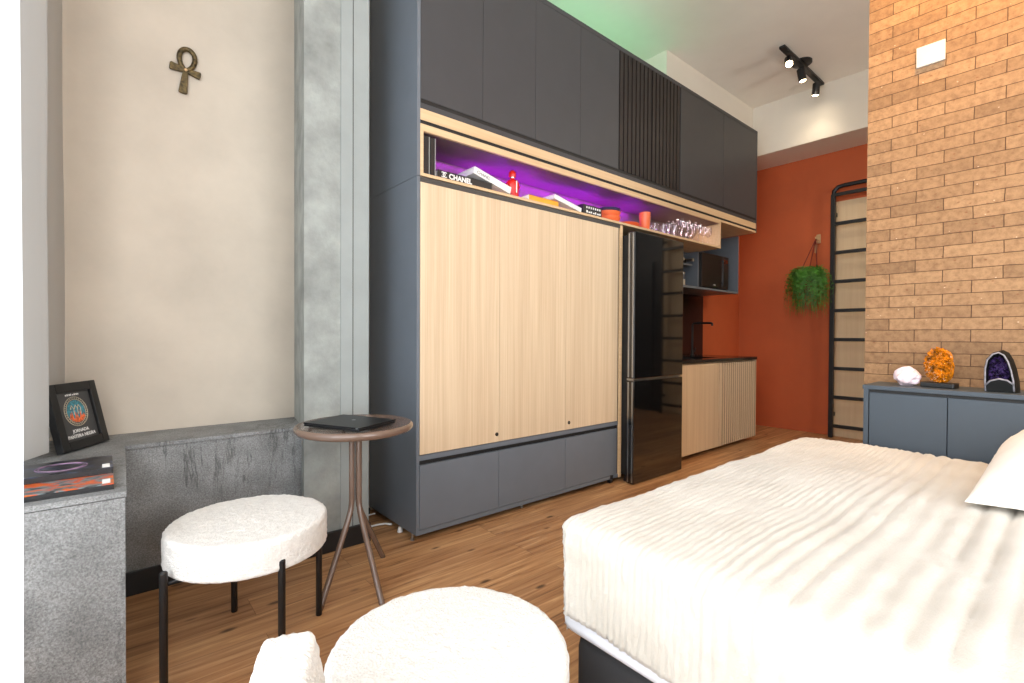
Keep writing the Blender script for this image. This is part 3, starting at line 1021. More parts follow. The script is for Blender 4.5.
bowl0 = thing('bowl', 'orange bowl at the bottom of the small stack', 'bowl', (2.978, 2.40, SZ), group='stacked bowls')
MB().lathe([(0, 0), (0.055, 0), (0.062, 0.004), (0.088, 0.022), (0.098, 0.050), (0.095, 0.052), (0.084, 0.026), (0.058, 0.008), (0, 0.006)], 32).build('body', 'orange', bowl0, True, 60)
MB().lathe([(0, -0.0005), (0.05, -0.0005), (0.05, 0.002), (0, 0.002)], 28).build('foot_ring', 'orange', bowl0)
dup(bowl0, (2.978, 2.40, SZ + 0.036), label='orange bowl in the middle of the stack')
t = thing('bowl', 'dark navy bowl on top of the two orange ones', 'bowl', (2.978, 2.40, SZ + 0.070), group='stacked bowls')
MB().lathe([(0, 0.004), (0.050, 0.004), (0.084, 0.018), (0.096, 0.040), (0.093, 0.042), (0.080, 0.022), (0.05, 0.010), (0, 0.009)], 32).build('body', 'navy', t, True, 60)

for k, lab in enumerate(('orange plate at the bottom of the pile of three', 'orange plate in the middle of the pile of three', 'orange plate on top of the pile of three')):
    t = MB().lathe([(0, 0), (0.07, 0), (0.074, 0.003), (0.118, 0.012), (0.120, 0.015), (0.112, 0.014), (0.07, 0.006), (0, 0.005)], 36).build('plate', 'orange', None, True, 60)
    tag(t, lab, 'plate', 'piled plates', (3.215, 2.42, SZ + 0.0105 * k))
cup0 = None
for k, lab in enumerate(('orange tumbler holding another inside it, beside the plates', 'orange tumbler stacked inside the one beside the plates')):
    o = MB().lathe([(0, 0), (0.034, 0), (0.037, 0.005), (0.046, 0.125), (0.043, 0.126), (0.034, 0.006), (0, 0.005)], 28).build('tumbler', 'orange', None, True, 60)
    tag(o, lab, 'cup', 'stacked tumblers', (3.405, 2.36, SZ + 0.026 * k))

g0 = None
for gx, gy in ((3.56, 2.37), (3.645, 2.47), (3.66, 2.35), (3.755, 2.37), (3.75, 2.49), (3.84, 2.36), (3.85, 2.48)):
    if g0 is None:
        g0 = MB().lathe([(0, 0), (0.030, 0), (0.033, 0.006), (0.037, 0.092), (0.0355, 0.092), (0.031, 0.010), (0, 0.008)], 20).build('glass_tumbler', 'cup_glass', None, True, 60)
        tag(g0, 'short clear glass tumbler on the violet shelf before the stemmed glasses', 'glass', 'short tumblers on the shelf', (gx, gy, SZ))
    else:
        c = g0.copy()
        COL.objects.link(c)
        c.location = (gx, gy, SZ)
w0 = None
for gx, gy in ((3.95, 2.36), (3.96, 2.48), (4.05, 2.37), (4.07, 2.49), (4.15, 2.36), (4.17, 2.48), (4.25, 2.36), (4.27, 2.48), (4.35, 2.37), (4.37, 2.49), (4.45, 2.37)):
    if w0 is None:
        w0 = MB().lathe([(0, 0), (0.034, 0), (0.034, 0.002), (0.006, 0.006), (0.0038, 0.014), (0.0038, 0.085), (0.012, 0.096), (0.032, 0.118), (0.037, 0.142), (0.034, 0.185), (0.033, 0.185), (0.036, 0.142), (0.03, 0.119), (0.008, 0.098), (0, 0.097)], 20).build('wine_glass', 'cup_glass', None, True, 60)
        tag(w0, 'clear stemmed wine glass at the kitchen end of the violet shelf', 'glass', 'stemmed glasses on the shelf', (gx, gy, SZ))
    else:
        c = w0.copy()
        COL.objects.link(c)
        c.location = (gx, gy, SZ)

# ================================================================ ladder on the far wall
t = thing('wall_ladder', 'black metal wall ladder before the pale wood panel', 'ladder', (6.14, 1.1, 0))
for yy in (1.822, 0.345):
    MB(t).box(6.105, 6.150, yy - 0.021, yy + 0.021, 0.0, 2.66, 0.003).build('rail', 'black', t)
    for zz in (0.25, 2.45):
        MB(t).box(6.150, 6.225, yy - 0.012, yy + 0.012, zz - 0.02, zz + 0.02).build('bracket', 'black', t)
MB(t).tube([(6.127, 1.822, 2.65), (6.127, 1.815, 2.70), (6.127, 1.775, 2.735), (6.127, 1.72, 2.742), (6.127, 0.45, 2.742), (6.127, 0.39, 2.735), (6.127, 0.352, 2.70), (6.127, 0.345, 2.65)], 0.023, 8).build('top_bar', 'black', t, True, 40)
for k in range(9):
    z = 0.129 + 0.3155 * k
    if k == 8:
        z = 2.655
    MB(t).box(6.112, 6.143, 0.366, 1.802, z - 0.018, z + 0.018, 0.003).build('rung', 'black', t)

# ================================================================ hanging fern
HK = (6.245, 2.0, 2.22)
t = thing('wall_hook', 'small beige hook on the terracotta wall above the fern', 'hook', HK)
MB().box(-0.008, 0.004, -0.022, 0.022, -0.05, 0.05, 0.004).build('plate', 'brass', t)
MB().tube([(-0.005, 0.0, -0.02), (-0.05, 0.0, -0.025), (-0.085, 0.0, -0.015), (-0.095, 0, 0.01)], 0.008).build('prong', 'brass', t, True)
MB().box(-0.014, -0.008, 0.01, 0.035, -0.16, -0.06, 0.003).build('tassel', 'brass', t)
t = thing('hanging_fern', 'bushy green fern hanging from maroon cords on the terracotta wall', 'plant', (6.03, 2.03, 1.75))
MB().lathe([(0, -0.14), (0.07, -0.14), (0.078, -0.13), (0.10, 0.06), (0.094, 0.06), (0.075, -0.1), (0, -0.1)], 24).build('pot', 'cord', t, True, 50)
for a in (20, 140, 260):
    p0 = Vector((0.097 * math.cos(R(a)), 0.097 * math.sin(R(a)), 0.055))
    p1 = Vector((0.125, -0.03, 0.455))
    MB().tube([p0, p0.lerp(p1, 0.5), p1], 0.005, 6).build('cord', 'cord', t)
fb = MB()
rnd = random.Random(3)
for k in range(360):
    a = rnd.uniform(0, 2 * math.pi)
    reach = 0.20 * math.sqrt(rnd.uniform(0.05, 1.0))
    if math.cos(a) > 0:
        reach *= 0.75
    up = rnd.uniform(0.06, 0.16) * (1 - reach * 1.5)
    drop = 0.12 + 0.42 * rnd.random() ** 0.7
    steps = 11
    dirv = Vector((math.cos(a), math.sin(a), 0))
    side = Vector((-math.sin(a), math.cos(a), 0))
    base = Vector((0.05 * math.cos(a), 0.05 * math.sin(a), 0.04))
    wob = rnd.uniform(0.01, 0.035)
    pts = []
    for s in range(steps + 1):
        q = s / steps
        pts.append(base + dirv * (reach * (1 - (1 - q) ** 1.7)) + Vector((0, 0, up * math.sin(min(1, q * 2.0) * math.pi / 2) - drop * q ** 2.0)) + side * (wob * math.sin(4 * q + k)))
    for s in range(1, steps + 1):
        p, pp = pts[s], pts[s - 1]
        d = (p - pp).normalized()
        wdt = 0.036 * math.sin(math.pi * min(0.93, 0.2 + 0.75 * s / steps)) + 0.004
        nn = side.cross(d)
        fb.quad(pp - side * 0.0012, pp + side * 0.0012, p + side * 0.0012, p - side * 0.0012)
        for sg in (-1, 1):
            tw = rnd.uniform(-0.6, 0.6)
            out = (side * sg * math.cos(tw) + nn * math.sin(tw)).normalized()
            tip = pp + out * wdt + d * 0.014
            fb.quad(pp, pp + out * wdt * 0.45 - d * 0.001, tip, pp + out * wdt * 0.5 + d * 0.011)
fb.build('foliage', 'leaf', t)

# ================================================================ track light
t = thing('track_light', 'black ceiling track with three lit spotlights', 'spotlight', (5.14, 1.80, CZ))
MB(t).box(4.65, 5.65, 1.775, 1.825, CZ - 0.050, CZ - 0.0255, 0.003).build('bar', 'black', t)
MB(t).lathe([(0, 0), (0.085, 0), (0.085, -0.02), (0.078, -0.025), (0, -0.025)], 32, Matrix.Translation((5.12, 1.80, CZ))).box(5.10, 5.14, 1.78, 1.82, CZ - 0.05, CZ - 0.02).build('canopy', 'black', t, True, 40)
for k, (sx, aim) in enumerate(((4.80, (-0.62, -0.30, -0.72)), (5.10, (0.10, -0.15, -1.0)), (5.50, (0.12, 0.12, -1.0)))):
    dv = Vector(aim).normalized()
    q = (-dv).to_track_quat('Z', 'Y').to_matrix().to_4x4()
    piv = Vector((sx, 1.80, CZ - 0.105))
    h = MB(t).lathe([(0, 0.03), (0.03, 0.03), (0.034, 0.026), (0.034, -0.085), (0.030, -0.088), (0.028, -0.074), (0, -0.074)], 22, Matrix.Translation(piv) @ q).tube([(sx, 1.80, CZ - 0.07), piv], 0.009, 8).build('spot_head', 'black', t, True, 40)
    MB(t).lathe([(0, -0.076), (0.0275, -0.076), (0.0275, -0.086), (0, -0.087)], 20, Matrix.Translation(piv) @ q).build('bulb', 'lamp_on', h, True, 40)
    lp = piv + dv * 0.11
    light('track_spot_glow', 'SPOT', lp, (14, 24, 5)[k], (1.0, 0.82, 0.60), lp + dv, spot=110 if k else 90, blend=0.8, radius=0.03)
light('hall_spot_glow', 'SPOT', (5.35, 1.75, 3.55), 2.5, (1.0, 0.88, 0.70), (5.75, 1.95, 3.22), spot=95, blend=0.9, radius=0.04)

# ================================================================ low cabinet by the brick wall and its minerals
t = thing('low_cabinet', 'low blue-grey cabinet against the brick wall behind the bed', 'cabinet', (2.67, -0.3, 0))
b = MB(t)
b.box(2.57, 2.795, -1.22, 0.634, 0.02, 0.86).box(2.55, 2.57, 0.616, 0.634, 0.02, 0.875)
b.build('body', 'bluegrey_dark', t)
MB(t).box(2.548, 2.797, -1.224, 0.638, 0.875, 0.893, 0.0015).build('top', 'bluegrey_dark', t)
MB(t).box(2.562, 2.57, -1.21, 0.616, 0.860, 0.8748).build('handle_groove', 'darkgap', t)
ys = [0.614, 0.357, -0.05, -0.455, -0.86, -1.22]
for a, c in zip(ys, ys[1:]):
    MB(t).box(2.549, 2.569, c + 0.0012, a - 0.0012, 0.03, 0.862, 0.0015).build('door', 'bluegrey_dark', t)

TZ = 0.8935
b = MB()
b.blob(0.040, 0.043, 0.040, 3, 0.42, 5.0, 2, center=(0, 0, 0.036))
o = b.build('quartz_stone', 'quartz')
tag(o, 'small pale pink rough crystal lump on the low cabinet', 'mineral', loc=(2.66, 0.505, TZ))

t = thing('citrine_cluster', 'amber crystal cluster upright on a black plinth', 'mineral', (2.66, 0.402, TZ), (0, 0, R(-8)))
MB().box(-0.032, 0.032, -0.058, 0.052, 0, 0.021, 0.004).build('plinth', 'black', t)
MB().blob(0.024, 0.046, 0.073, 3, 0.18, 6.0, 4, center=(0.012, -0.002, 0.091)).build('matrix', 'citrine', t)
cb = MB()
rnd = random.Random(11)
for k in range(520):
    yy = rnd.uniform(-1, 1)
    zz = rnd.uniform(-1, 1)
    if yy * yy + zz * zz > 1:
        continue
    px = -0.012 - 0.014 * math.sqrt(1 - min(1, yy * yy + zz * zz)) + 0.008
    p = Vector((px, yy * 0.042, 0.094 + zz * 0.069))
    d = Vector((-1, yy * 0.6 + rnd.uniform(-.4, .4), zz * 0.6 + rnd.uniform(-.4, .4))).normalized()
    m = Matrix.Translation(p) @ d.to_track_quat('Z', 'Y').to_matrix().to_4x4()
    rr = rnd.uniform(0.004, 0.0075)
    cb.lathe([(0, -0.006), (rr, -0.006), (rr * 0.9, 0.004), (0, 0.012)], 6, m)
cb.build('crystals', 'citrine', t)

t = thing('amethyst_geode', 'dark arched geode with violet crystals inside', 'mineral', (2.66, 0.222, TZ), (0, 0, R(3)))


out = [(0.040, 0), (0.042, 0.05), (0.042, 0.09), (0.036, 0.126), (0.020, 0.150), (0.003, 0.156), (-0.013, 0.146), (-0.025, 0.120), (-0.034, 0.085), (-0.041, 0.045), (-0.044, 0)]
inn = [(p[0] * 0.86, 0.004 + p[1] * 0.92) for p in out]
sh = MB()
tt = sh.bm
A = [tt.verts.new((-0.045, p[0], p[1])) for p in out]
Mi = [tt.verts.new((0.0, p[0] * 1.02 - 0.012, p[1] * 1.03)) for p in out]
Bk = [tt.verts.new((0.045, p[0] * 0.8 - 0.018, p[1] * 0.85)) for p in out]
for X, Y in ((A, Mi), (Mi, Bk)):
    for i in range(len(X) - 1):
        tt.faces.new((X[i], X[i + 1], Y[i + 1], Y[i]))
    tt.faces.new((X[0], X[-1], Y[-1], Y[0]))
tt.faces.new(Bk)
I = [tt.verts.new((-0.045, p[0], p[1])) for p in inn]
Cv = [tt.verts.new((-0.004, p[0] * 0.75, 0.02 + p[1] * 0.75)) for p in inn]
for X, Y in ((A, I), (I, Cv)):
    for i in range(len(X) - 1):
        tt.faces.new((X[i], X[i + 1], Y[i + 1], Y[i]))
tt.faces.new(Cv)
bmesh.ops.recalc_face_normals(tt, faces=tt.faces)
sh.build('shell', 'geode', t, True, 35)
rm = MB()
rm.tube([(-0.0455, p[0] * 0.92, 0.002 + p[1] * 0.955) for p in out[:-1]] + [(-0.0455, -0.040, 0.004)], 0.0030, 6)
rm.tube([(-0.0455, 0.038, 0.024), (-0.047, 0.024, 0.042), (-0.048, 0, 0.051), (-0.047, -0.022, 0.046), (-0.0455, -0.039, 0.030)], 0.0036, 6)
rm.build('rim', 'agate', t, True)
MB().prism([(0.037, 0), (0.037, 0.024), (0.022, 0.042), (0, 0.050), (-0.022, 0.044), (-0.038, 0.028), (-0.040, 0)], -0.047, -0.036, Matrix(((0, 0, 1, 0), (1, 0, 0, 0), (0, 1, 0, 0), (0, 0, 0, 1)))).build('lower_face', 'geode', t)
cb = MB()
for k in range(150):
    yy = rnd.uniform(-0.034, 0.034)
    zz = rnd.uniform(0.045, 0.136)
    if ((yy - 0.003) / 0.032) ** 2 + ((zz - 0.07) / 0.068) ** 2 > 1:
        continue
    p = Vector((-0.014, yy, zz))
    d = Vector((-1, rnd.uniform(-.5, .5), rnd.uniform(-.5, .5))).normalized()
    m = Matrix.Translation(p) @ d.to_track_quat('Z', 'Y').to_matrix().to_4x4()
    rr = rnd.uniform(0.004, 0.007)
    cb.lathe([(0, -0.008), (rr, -0.008), (rr * 0.9, 0.004), (0, 0.012)], 6, m)
cb.build('crystals', 'amethyst', t)

o = MB().box(-0.012, 0, -0.049, 0.049, -0.044, 0.044, 0.002).build('cover_plate', 'plastic')
tag(o, 'blank white square cover plate on the brick wall', 'plate', loc=(2.80, 0.465, 2.349))

# ================================================================ bed
BX0, BX1, BY1, BZ = 0.86, 2.50, 0.865, 0.645
t = thing('bed', 'wide bed with charcoal base and white sheeted mattress', 'bed', (1.68, -0.2, 0))
MB(t).box(BX0 + 0.05, BX1 - 0.02, -1.20, BY1 - 0.022, 0.080, 0.360, 0.05, 4).build('base', 'bedbase', t, True, 50)
for lx in (1.05, 2.35):
    for ly in (-1.05, 0.62):
        MB(t).lathe([(0, 0), (0.025, 0), (0.03, 0.08), (0, 0.08)], 14, Matrix.Translation((lx, ly, 0))).build('leg', 'black', t)
MB(t).box(BX0 + 0.016, BX1 - 0.012, -1.20, BY1 - 0.016, 0.362, BZ - 0.03, 0.03, 5).build('mattress', 'sheet', t, True, 60)


def blanket():
    bm = bmesh.new()
    rad = 0.05
    hn = BZ - 0.437   # drop on the camera side
    hf = BZ - 0.432  # drop at the foot
    y_lo = -1.18
    # parametric cross sections: u across the bed (x), v along (y)
    def cross(length_drop, side):
        return length_drop
    us = []
    top_w = BX1 - BX0
    # u in metres of arc: negative = hanging on near side, 0..top_w, beyond = hanging far side
    n_side = 18
    u_vals = [-hn + hn * i / n_side for i in range(n_side)] + [top_w * i / 70 for i in range(71)] + [top_w + 0.16 * i / 8 for i in range(1, 9)]
    v_vals = []
    y = y_lo
    while y < BY1:
        v_vals.append(y - y_lo)
        y += 0.010 if y < 0.30 else 0.0045
    Ltop = BY1 - y_lo
    v_vals = [v for v in v_vals] + [Ltop + hf * i / 44 for i in range(0, 45)]
    # rib phase along v (fine ribs near the foot, wide near the pillow)
    ph = 0.0
    phases = []
    last = None
    for v in v_vals:
        yy = v + y_lo
        k = min(1, max(0, (0.52 - yy) / 0.22))
        k = k * k * (3 - 2 * k)
        per = 0.017 + (0.052 - 0.017) * k
        if last is not None:
            ph += (v - last) / per
        last = v
        phases.append((ph, 0.0022 + 0.0042 * k))
    def fold(s, lim):
        """arc-length coordinate past an edge -> (outward offset from edge, drop, normal angle)"""
        if s <= -rad:
            return s, 0.0, 0.0
        q = rad * math.pi / 2
        if s < -rad + q:
            a = (s + rad) / rad
            return -rad + rad * math.sin(a), rad * (1 - math.cos(a)), a
        return 0.0, rad + (s + rad - q), math.pi / 2
    grid = []
    for j, v in enumerate(v_vals):
        row = []
        fo, fdrop, fa = fold(v - Ltop, 0)
        for uu in u_vals:
            nside = fold(-uu, 0)
            fside = fold(uu - top_w, 0)
            if uu < top_w / 2:
                x = BX0 - nside[0]
                dx, da, sg = nside[1], nside[2], -1
            else:
                x = BX1 + fside[0]
                dx, da, sg = fside[1], fside[2], 1
            yv = BY1 + fo
            drop = max(dx, fdrop) if min(dx, fdrop) < rad else math.hypot(dx, fdrop) * 0.5 + max(dx, fdrop) * 0.5
            nrm = Vector((sg * math.sin(da), math.sin(fa), max(0.0, math.cos(max(da, fa)))))
            if nrm.length < 1e-4:
                nrm = Vector((sg, 1, 0))
            nrm.normalize()
            if da > 0.2 and fa > 0.2:
                k = min(1, (da / 1.57)) * min(1, (fa / 1.57))
                x -= sg * 0.035 * k
                yv -= 0.035 * k
            p = Vector((x, yv, BZ - drop))
            phs, amp = phases[j]
            rib = (abs(math.sin(math.pi * phs)) ** 0.8 - 0.6) * amp * 2
            patch = noise.noise(Vector((p.x * 5, p.y * 5, 3.0))) + 0.7 * noise.noise(Vector((p.x * 22, p.y * 16, 9.0)))
            rib *= max(0.15, min(1.3, 0.85 + 0.9 * patch))
            soft = 0.010 * noise.noise(Vector((p.x * 3.2, p.y * 2.6, p.z * 3 + 7)))
            tuft = 0.0035 * noise.noise(p * 60) + 0.0022 * noise.noise(p * 140)
            if da > 1.0:
                soft += 0.008 * math.sin(v * 9)
            p += nrm * (rib + soft + tuft)
            # scalloped hem
            row.append(bm.verts.new(p))
        grid.append(row)
    for j in range(len(grid) - 1):
        for i in range(len(u_vals) - 1):
            bm.faces.new((grid[j][i], grid[j][i + 1], grid[j + 1][i + 1], grid[j + 1][i]))
    bmesh.ops.recalc_face_normals(bm, faces=bm.faces)
    m = MB((1.68, -0.2, 0.0))
    m.merge(bm)
    o = m.build('bedspread', 'plush', None, True)
    sm = o.modifiers.new('thickness', 'SOLIDIFY')
    sm.thickness = 0.008
    sm.offset = -1
    o.location = (1.68, -0.2, 0.0)
    return o


tag(blanket(), 'cream ribbed plush bedspread draped over the bed', 'bedspread')


def pillow(rx, ry, rz):
    bm = bmesh.new()
    n = 40
    for sgn, zs in ((1, 1.0), (-1, 0.12)):
        g = []
        for i in range(n + 1):
            rw = []
            for j in range(n + 1):
                a, c = math.sin(math.pi / 2 * (-1 + 2 * i / n)), math.sin(math.pi / 2 * (-1 + 2 * j / n))
                tt = (max(0, 1 - a * a) ** 0.55) * (max(0, 1 - c * c) ** 0.55)
                ear = 1 - 0.05 * (1 - c * c) * a * a
                ear2 = 1 - 0.06 * (1 - a * a) * c * c
                wr = 0.006 * noise.noise(Vector((a * 5, c * 5, sgn))) + 0.004 * noise.noise(Vector((a * 14, c * 14, sgn)))
                rw.append(bm.verts.new((a * rx * ear, c * ry * ear2, sgn * zs * rz * tt + wr * min(1, 4 * tt))))
            g.append(rw)
        for i in range(n):
            for j in range(n):
                bm.faces.new((g[i][j], g[i + 1][j], g[i + 1][j + 1], g[i][j + 1]))
    bmesh.ops.remove_doubles(bm, verts=bm.verts, dist=0.0015)
    bmesh.ops.recalc_face_normals(bm, faces=bm.faces)
    return bm


o = MB().merge(pillow(0.38, 0.29, 0.205)).build('pillow', 'pillow', None, True)
tag(o, 'plump white pillow at the head of the bed', 'pillow', loc=(2.125, -0.075, 0.682), rot=(R(-3), 0, R(1)))

# ================================================================ round boucle armchair in front of the camera
CX, CY = 0.575, 0.888


def boucle_lathe(prof, seg, center, amp=0.0025, mat=None):
    """dense lathe with small woolly displacement"""
    pts = []
    for (a, b) in zip(prof, prof[1:]):
        L = math.hypot(b[0] - a[0], b[1] - a[1])
        k = max(1, int(L / 0.006))
        for i in range(k):
            pts.append((a[0] + (b[0] - a[0]) * i / k, a[1] + (b[1] - a[1]) * i / k))
    pts.append(prof[-1])
    m = MB(center)
    m.lathe(pts, seg, None, center)
    for v in m.bm.verts:
        d = Vector((v.co.x - center[0], v.co.y - center[1], 0))
        if d.length > 1e-5:
            d.normalize()
        s = noise.noise(v.co * 75) * amp + noise.noise(v.co * 170) * amp * 0.7
        v.co += Vector((d.x * s, d.y * s, s))
    return m


def rounded(rad, z0, z1, fr0, fr1, n=6):
    p = [(0, z0), (rad - fr0, z0)]
    for i in range(1, n + 1):
        a = math.pi / 2 * i / n
        p.append((rad - fr0 + fr0 * math.sin(a), z0 + fr0 - fr0 * math.cos(a)))
    for i in range(0, n + 1):
        a = math.pi / 2 * i / n
        p.append((rad - fr1 + fr1 * math.cos(a), z1 - fr1 + fr1 * math.sin(a)))
    p.append((0, z1 + 0.004))
    return p


t = thing('boucle_armchair', 'round white boucle armchair with low curved back, nearest the camera', 'armchair', (CX, CY, 0))
boucle_lathe(rounded(0.258, 0.09, 0.428, 0.02, 0.022), 120, (CX, CY, 0), 0.0022).build('seat', 'boucle', t, True)


def back_wall():
    path = [Vector(p) for p in ((0.240, 0.862), (0.212, 0.795), (0.183, 0.72), (0.166, 0.64), (0.175, 0.55), (0.23, 0.46), (0.33, 0.40), (0.44, 0.385))]
    # resample with catmull-rom
    P = []
    for i in range(len(path) - 1):
        p0, p1, p2, p3 = path[max(0, i - 1)], path[i], path[i + 1], path[min(len(path) - 1, i + 2)]
        for k in range(8):
            q = k / 8
            P.append(0.5 * ((2 * p1) + (p2 - p0) * q + (2 * p0 - 5 * p1 + 4 * p2 - p3) * q * q + (3 * p1 - p0 - 3 * p2 + p3) * q ** 3))
    P.append(path[-1])
    hw = 0.043
    zt, zb, rr = 0.602, 0.09, 0.014
    sec = []
    def seg(a, b, k):
        for i in range(k):
            sec.append((a[0] + (b[0] - a[0]) * i / k, a[1] + (b[1] - a[1]) * i / k))
    seg((-hw, zb), (-hw, zt - rr), 40)
    for i in range(4):
        a = math.pi / 2 * i / 4
        sec.append((-hw + rr - rr * math.cos(a), zt - rr + rr * math.sin(a)))
    seg((-hw + rr, zt), (hw - rr, zt), 10)
    for i in range(4):
        a = math.pi / 2 * i / 4
        sec.append((hw - rr + rr * math.sin(a), zt - rr + rr * math.cos(a)))
    seg((hw, zt - rr), (hw + 0.030, zt - 0.17), 24)
    seg((hw + 0.030, zt - 0.17), (hw + 0.030, zb), 20)
    sec.append((hw + 0.030, zb))
    m = MB((CX, CY, 0))
    rows = []
    nP = len(P)
    for i, p in enumerate(P):
        d = (P[min(i + 1, nP - 1)] - P[max(i - 1, 0)]).normalized()
        nrm = Vector((-d.y, d.x))
        shrink = 1.0
        e = min(i, nP - 1 - i)
        ext = 0.0
        if e < 3:
            shrink = (0.72, 0.9, 0.97)[e]
        rows.append([m.bm.verts.new((p.x + nrm.x * s * shrink, p.y + nrm.y * s * shrink, z if z < zt - rr else z - (1 - shrink) * 0.05)) for s, z in sec])
    for A, B in zip(rows, rows[1:]):
        for k in range(len(sec) - 1):
            m.bm.faces.new((A[k], A[k + 1], B[k + 1], B[k]))
        m.bm.faces.new((A[-1], A[0], B[0], B[-1]))
    # end caps as dense strips
    for row, flip in ((rows[0], False), (rows[-1], True)):
        m.bm.faces.new(row if not flip else row[::-1])
    bmesh.ops.recalc_face_normals(m.bm, faces=m.bm.faces)
    m.bm.normal_update()
    for v in m.bm.verts:
        v.co += v.normal * (noise.noise(v.co * 75) * 0.003 + noise.noise(v.co * 170) * 0.002)
    return m


back_wall().build('backrest', 'boucle', t, True, 60)
for a in (45, 135, 225, 315):
    lx, ly = CX + 0.19 * math.cos(R(a)), CY + 0.19 * math.sin(R(a))
    MB(t).lathe([(0, 0), (0.014, 0), (0.02, 0.095), (0, 0.095)], 14, Matrix.Translation((lx, ly, 0))).build('leg', 'black', t)

# ================================================================ stool
SX, SY = 0.400, 1.925
t = thing('boucle_stool', 'round white boucle stool on four black legs before the stone ledge', 'stool', (SX, SY, 0))
boucle_lathe(rounded(0.257, 0.334, 0.447, 0.012, 0.018), 150, (SX, SY, 0), 0.0026).build('seat', 'boucle', t, True)
for (lx, ly) in ((0.139, 1.815), (0.441, 1.677), (0.645, 1.934), (0.395, 2.172)):
    z1 = 0.372
    MB(t).lathe([(0, 0), (0.0105, 0), (0.0115, 0.002), (0.0115, z1 - 0.004), (0.008, z1), (0, z1)], 16, Matrix.Translation((lx, ly, 0))).build('leg', 'black', t, True, 40)
fr = MB(t)
fr.tube([(0.139, 1.815, 0.332), (0.645, 1.934, 0.332)], 0.006).tube([(0.441, 1.677, 0.332), (0.395, 2.172, 0.332)], 0.006)
fr.build('under_frame', 'black', t, True)

# ================================================================ side table and laptop
TX, TY, TT = 0.874, 2.139, 0.700
t = thing('side_table', 'round mocha brown side table on splayed tube legs', 'table', (TX, TY, 0))
MB(t).lathe([(0, 0.664), (0.232, 0.664), (0.246, 0.668), (0.256, 0.679), (0.257, 0.689), (0.252, 0.698), (0.242, TT + 0.001), (0.232, TT - 0.002), (0, TT - 0.002)], 72, Matrix.Translation((TX, TY, 0))).build('tabletop', 'mocha', t, True, 50)
for (sx, sy), (fx, fy) in (((0.848, 2.112), (0.656, 1.961)), ((0.873, 2.093), (0.868, 1.845)), ((0.884, 2.130), (1.058, 2.240))):
    P = [Vector((sx, sy, 0.664)), Vector((sx, sy, 0.36)), Vector((sx + (fx - sx) * 0.03, sy + (fy - sy) * 0.03, 0.325)), Vector((sx + (fx - sx) * 0.12, sy + (fy - sy) * 0.12, 0.285)), Vector((fx, fy, 0.0))]
    MB(t).tube(P, 0.0125, 14).build('leg', 'mocha', t, True, 60)
MB(t).tube([(0.867, 2.111, 0.640), (0.867, 2.111, 0.663)], 0.05, 18).build('collar', 'mocha', t, True, 40)

LC = (0.836, 2.098, TT)
t = thing('laptop', 'closed black laptop lying on the round side table', 'laptop', LC, (0, 0, R(25.9)))
MB().box(-0.118, 0.118, -0.153, 0.153, 0.004, 0.0125, 0.003).build('base', 'laptop', t)
lid = MB().box(-0.120, 0.120, -0.155, 0.155, 0.0135, 0.021, 0.003).build('lid', 'laptop', t)
MB().lathe([(0, 0.0211), (0.009, 0.0211), (0.009, 0.0214), (0, 0.0214)], 16, Matrix.Translation((0.02, 0.0, 0))).build('badge', 'steel', lid)
MB().box(-0.121, -0.1195, -0.147, -0.137, 0.015, 0.020).build('latch', 'steel', lid)
for sx in (-0.1, 0.1):
    for sy in (-0.13, 0.13):
        MB().lathe([(0, 0), (0.008, 0), (0.008, 0.0045), (0, 0.0045)], 10, Matrix.Translation((sx, sy, 0))).build('rubber_foot', 'black', t)

# ================================================================ books and framed print on the ledge
def cover_book(label, loc, rotz, mat):
    t = thing('paperback', label, 'book', loc, (0, 0, rotz), 'art books on the ledge')
    MB().box(-0.145, 0.107, -0.095, 0.105, 0.0025, 0.0155).box(-0.147, 0.109, -0.097, 0.107, 0, 0.0025, 0.0004).build('pages', 'bookblack', t)
    MB().box(-0.147, 0.109, -0.097, 0.107, 0.0156, 0.0182, 0.0004).build('cover', mat, t)
    for sx in (-0.128, 0.082):
        lb = MB().box(sx, sx + 0.019, -0.085, -0.030, 0.0183, 0.0186).build('sticker', 'inkwhite', t)
    return t


cover_book('art book with orange swirl cover at the bottom of the ledge stack', (-0.085, 1.978, LZ), R(0), 'book_orange')
tb2 = cover_book('dark art book with blue oval motif on top of the orange one', (-0.085, 2.118, LZ + 0.0187), R(0), 'book_dark')
ov = MB()
for k, (ra, rbb) in enumerate(((0.062, 0.058), (0.054, 0.050))):
    ov.tube([(-0.018 + ra * math.cos(2 * math.pi * q / 40), 0.0 + rbb * math.sin(2 * math.pi * q / 40), 0.0188) for q in range(41)], 0.0016, 6)
ov.build('oval_motif', 'mauve', tb2)

FL, FH = 0.250, 0.268
mid = ((-0.114 + 0.022) / 2, (2.523 + 2.733) / 2, LZ + 0.0068)
t = thing('picture_frame', 'black framed print with round emblem leaning on the ledge', 'picture', mid, (R(-13), 0, R(57.0)))
fm = MB()
bw, dp = 0.036, 0.028
hx = FL / 2
fm.box(-hx, -hx + bw, 0, dp, 0, FH, 0.002).box(hx - bw, hx, 0, dp, 0, FH, 0.002)
fm.box(-hx + bw, hx - bw, 0, dp, 0, bw, 0.002).box(-hx + bw, hx - bw, 0, dp, FH - bw, FH, 0.002)
fm.build('frame', 'black', t)
pr = MB().box(-hx + bw - 0.002, hx - bw + 0.002, 0.012, 0.016, bw - 0.002, FH - bw + 0.002).build('print', 'printblack', t)
MB().box(-0.02, 0.02, dp, dp + 0.003, 0.01, 0.20).build('easel_back', 'black', t)
zc = 0.150
ring = MB()
for rr in (0.060, 0.050):
    ring.tube([(rr * math.cos(2 * math.pi * q / 48), 0.0118, zc + rr * math.sin(2 * math.pi * q / 48)) for q in range(49)], 0.0011, 6)
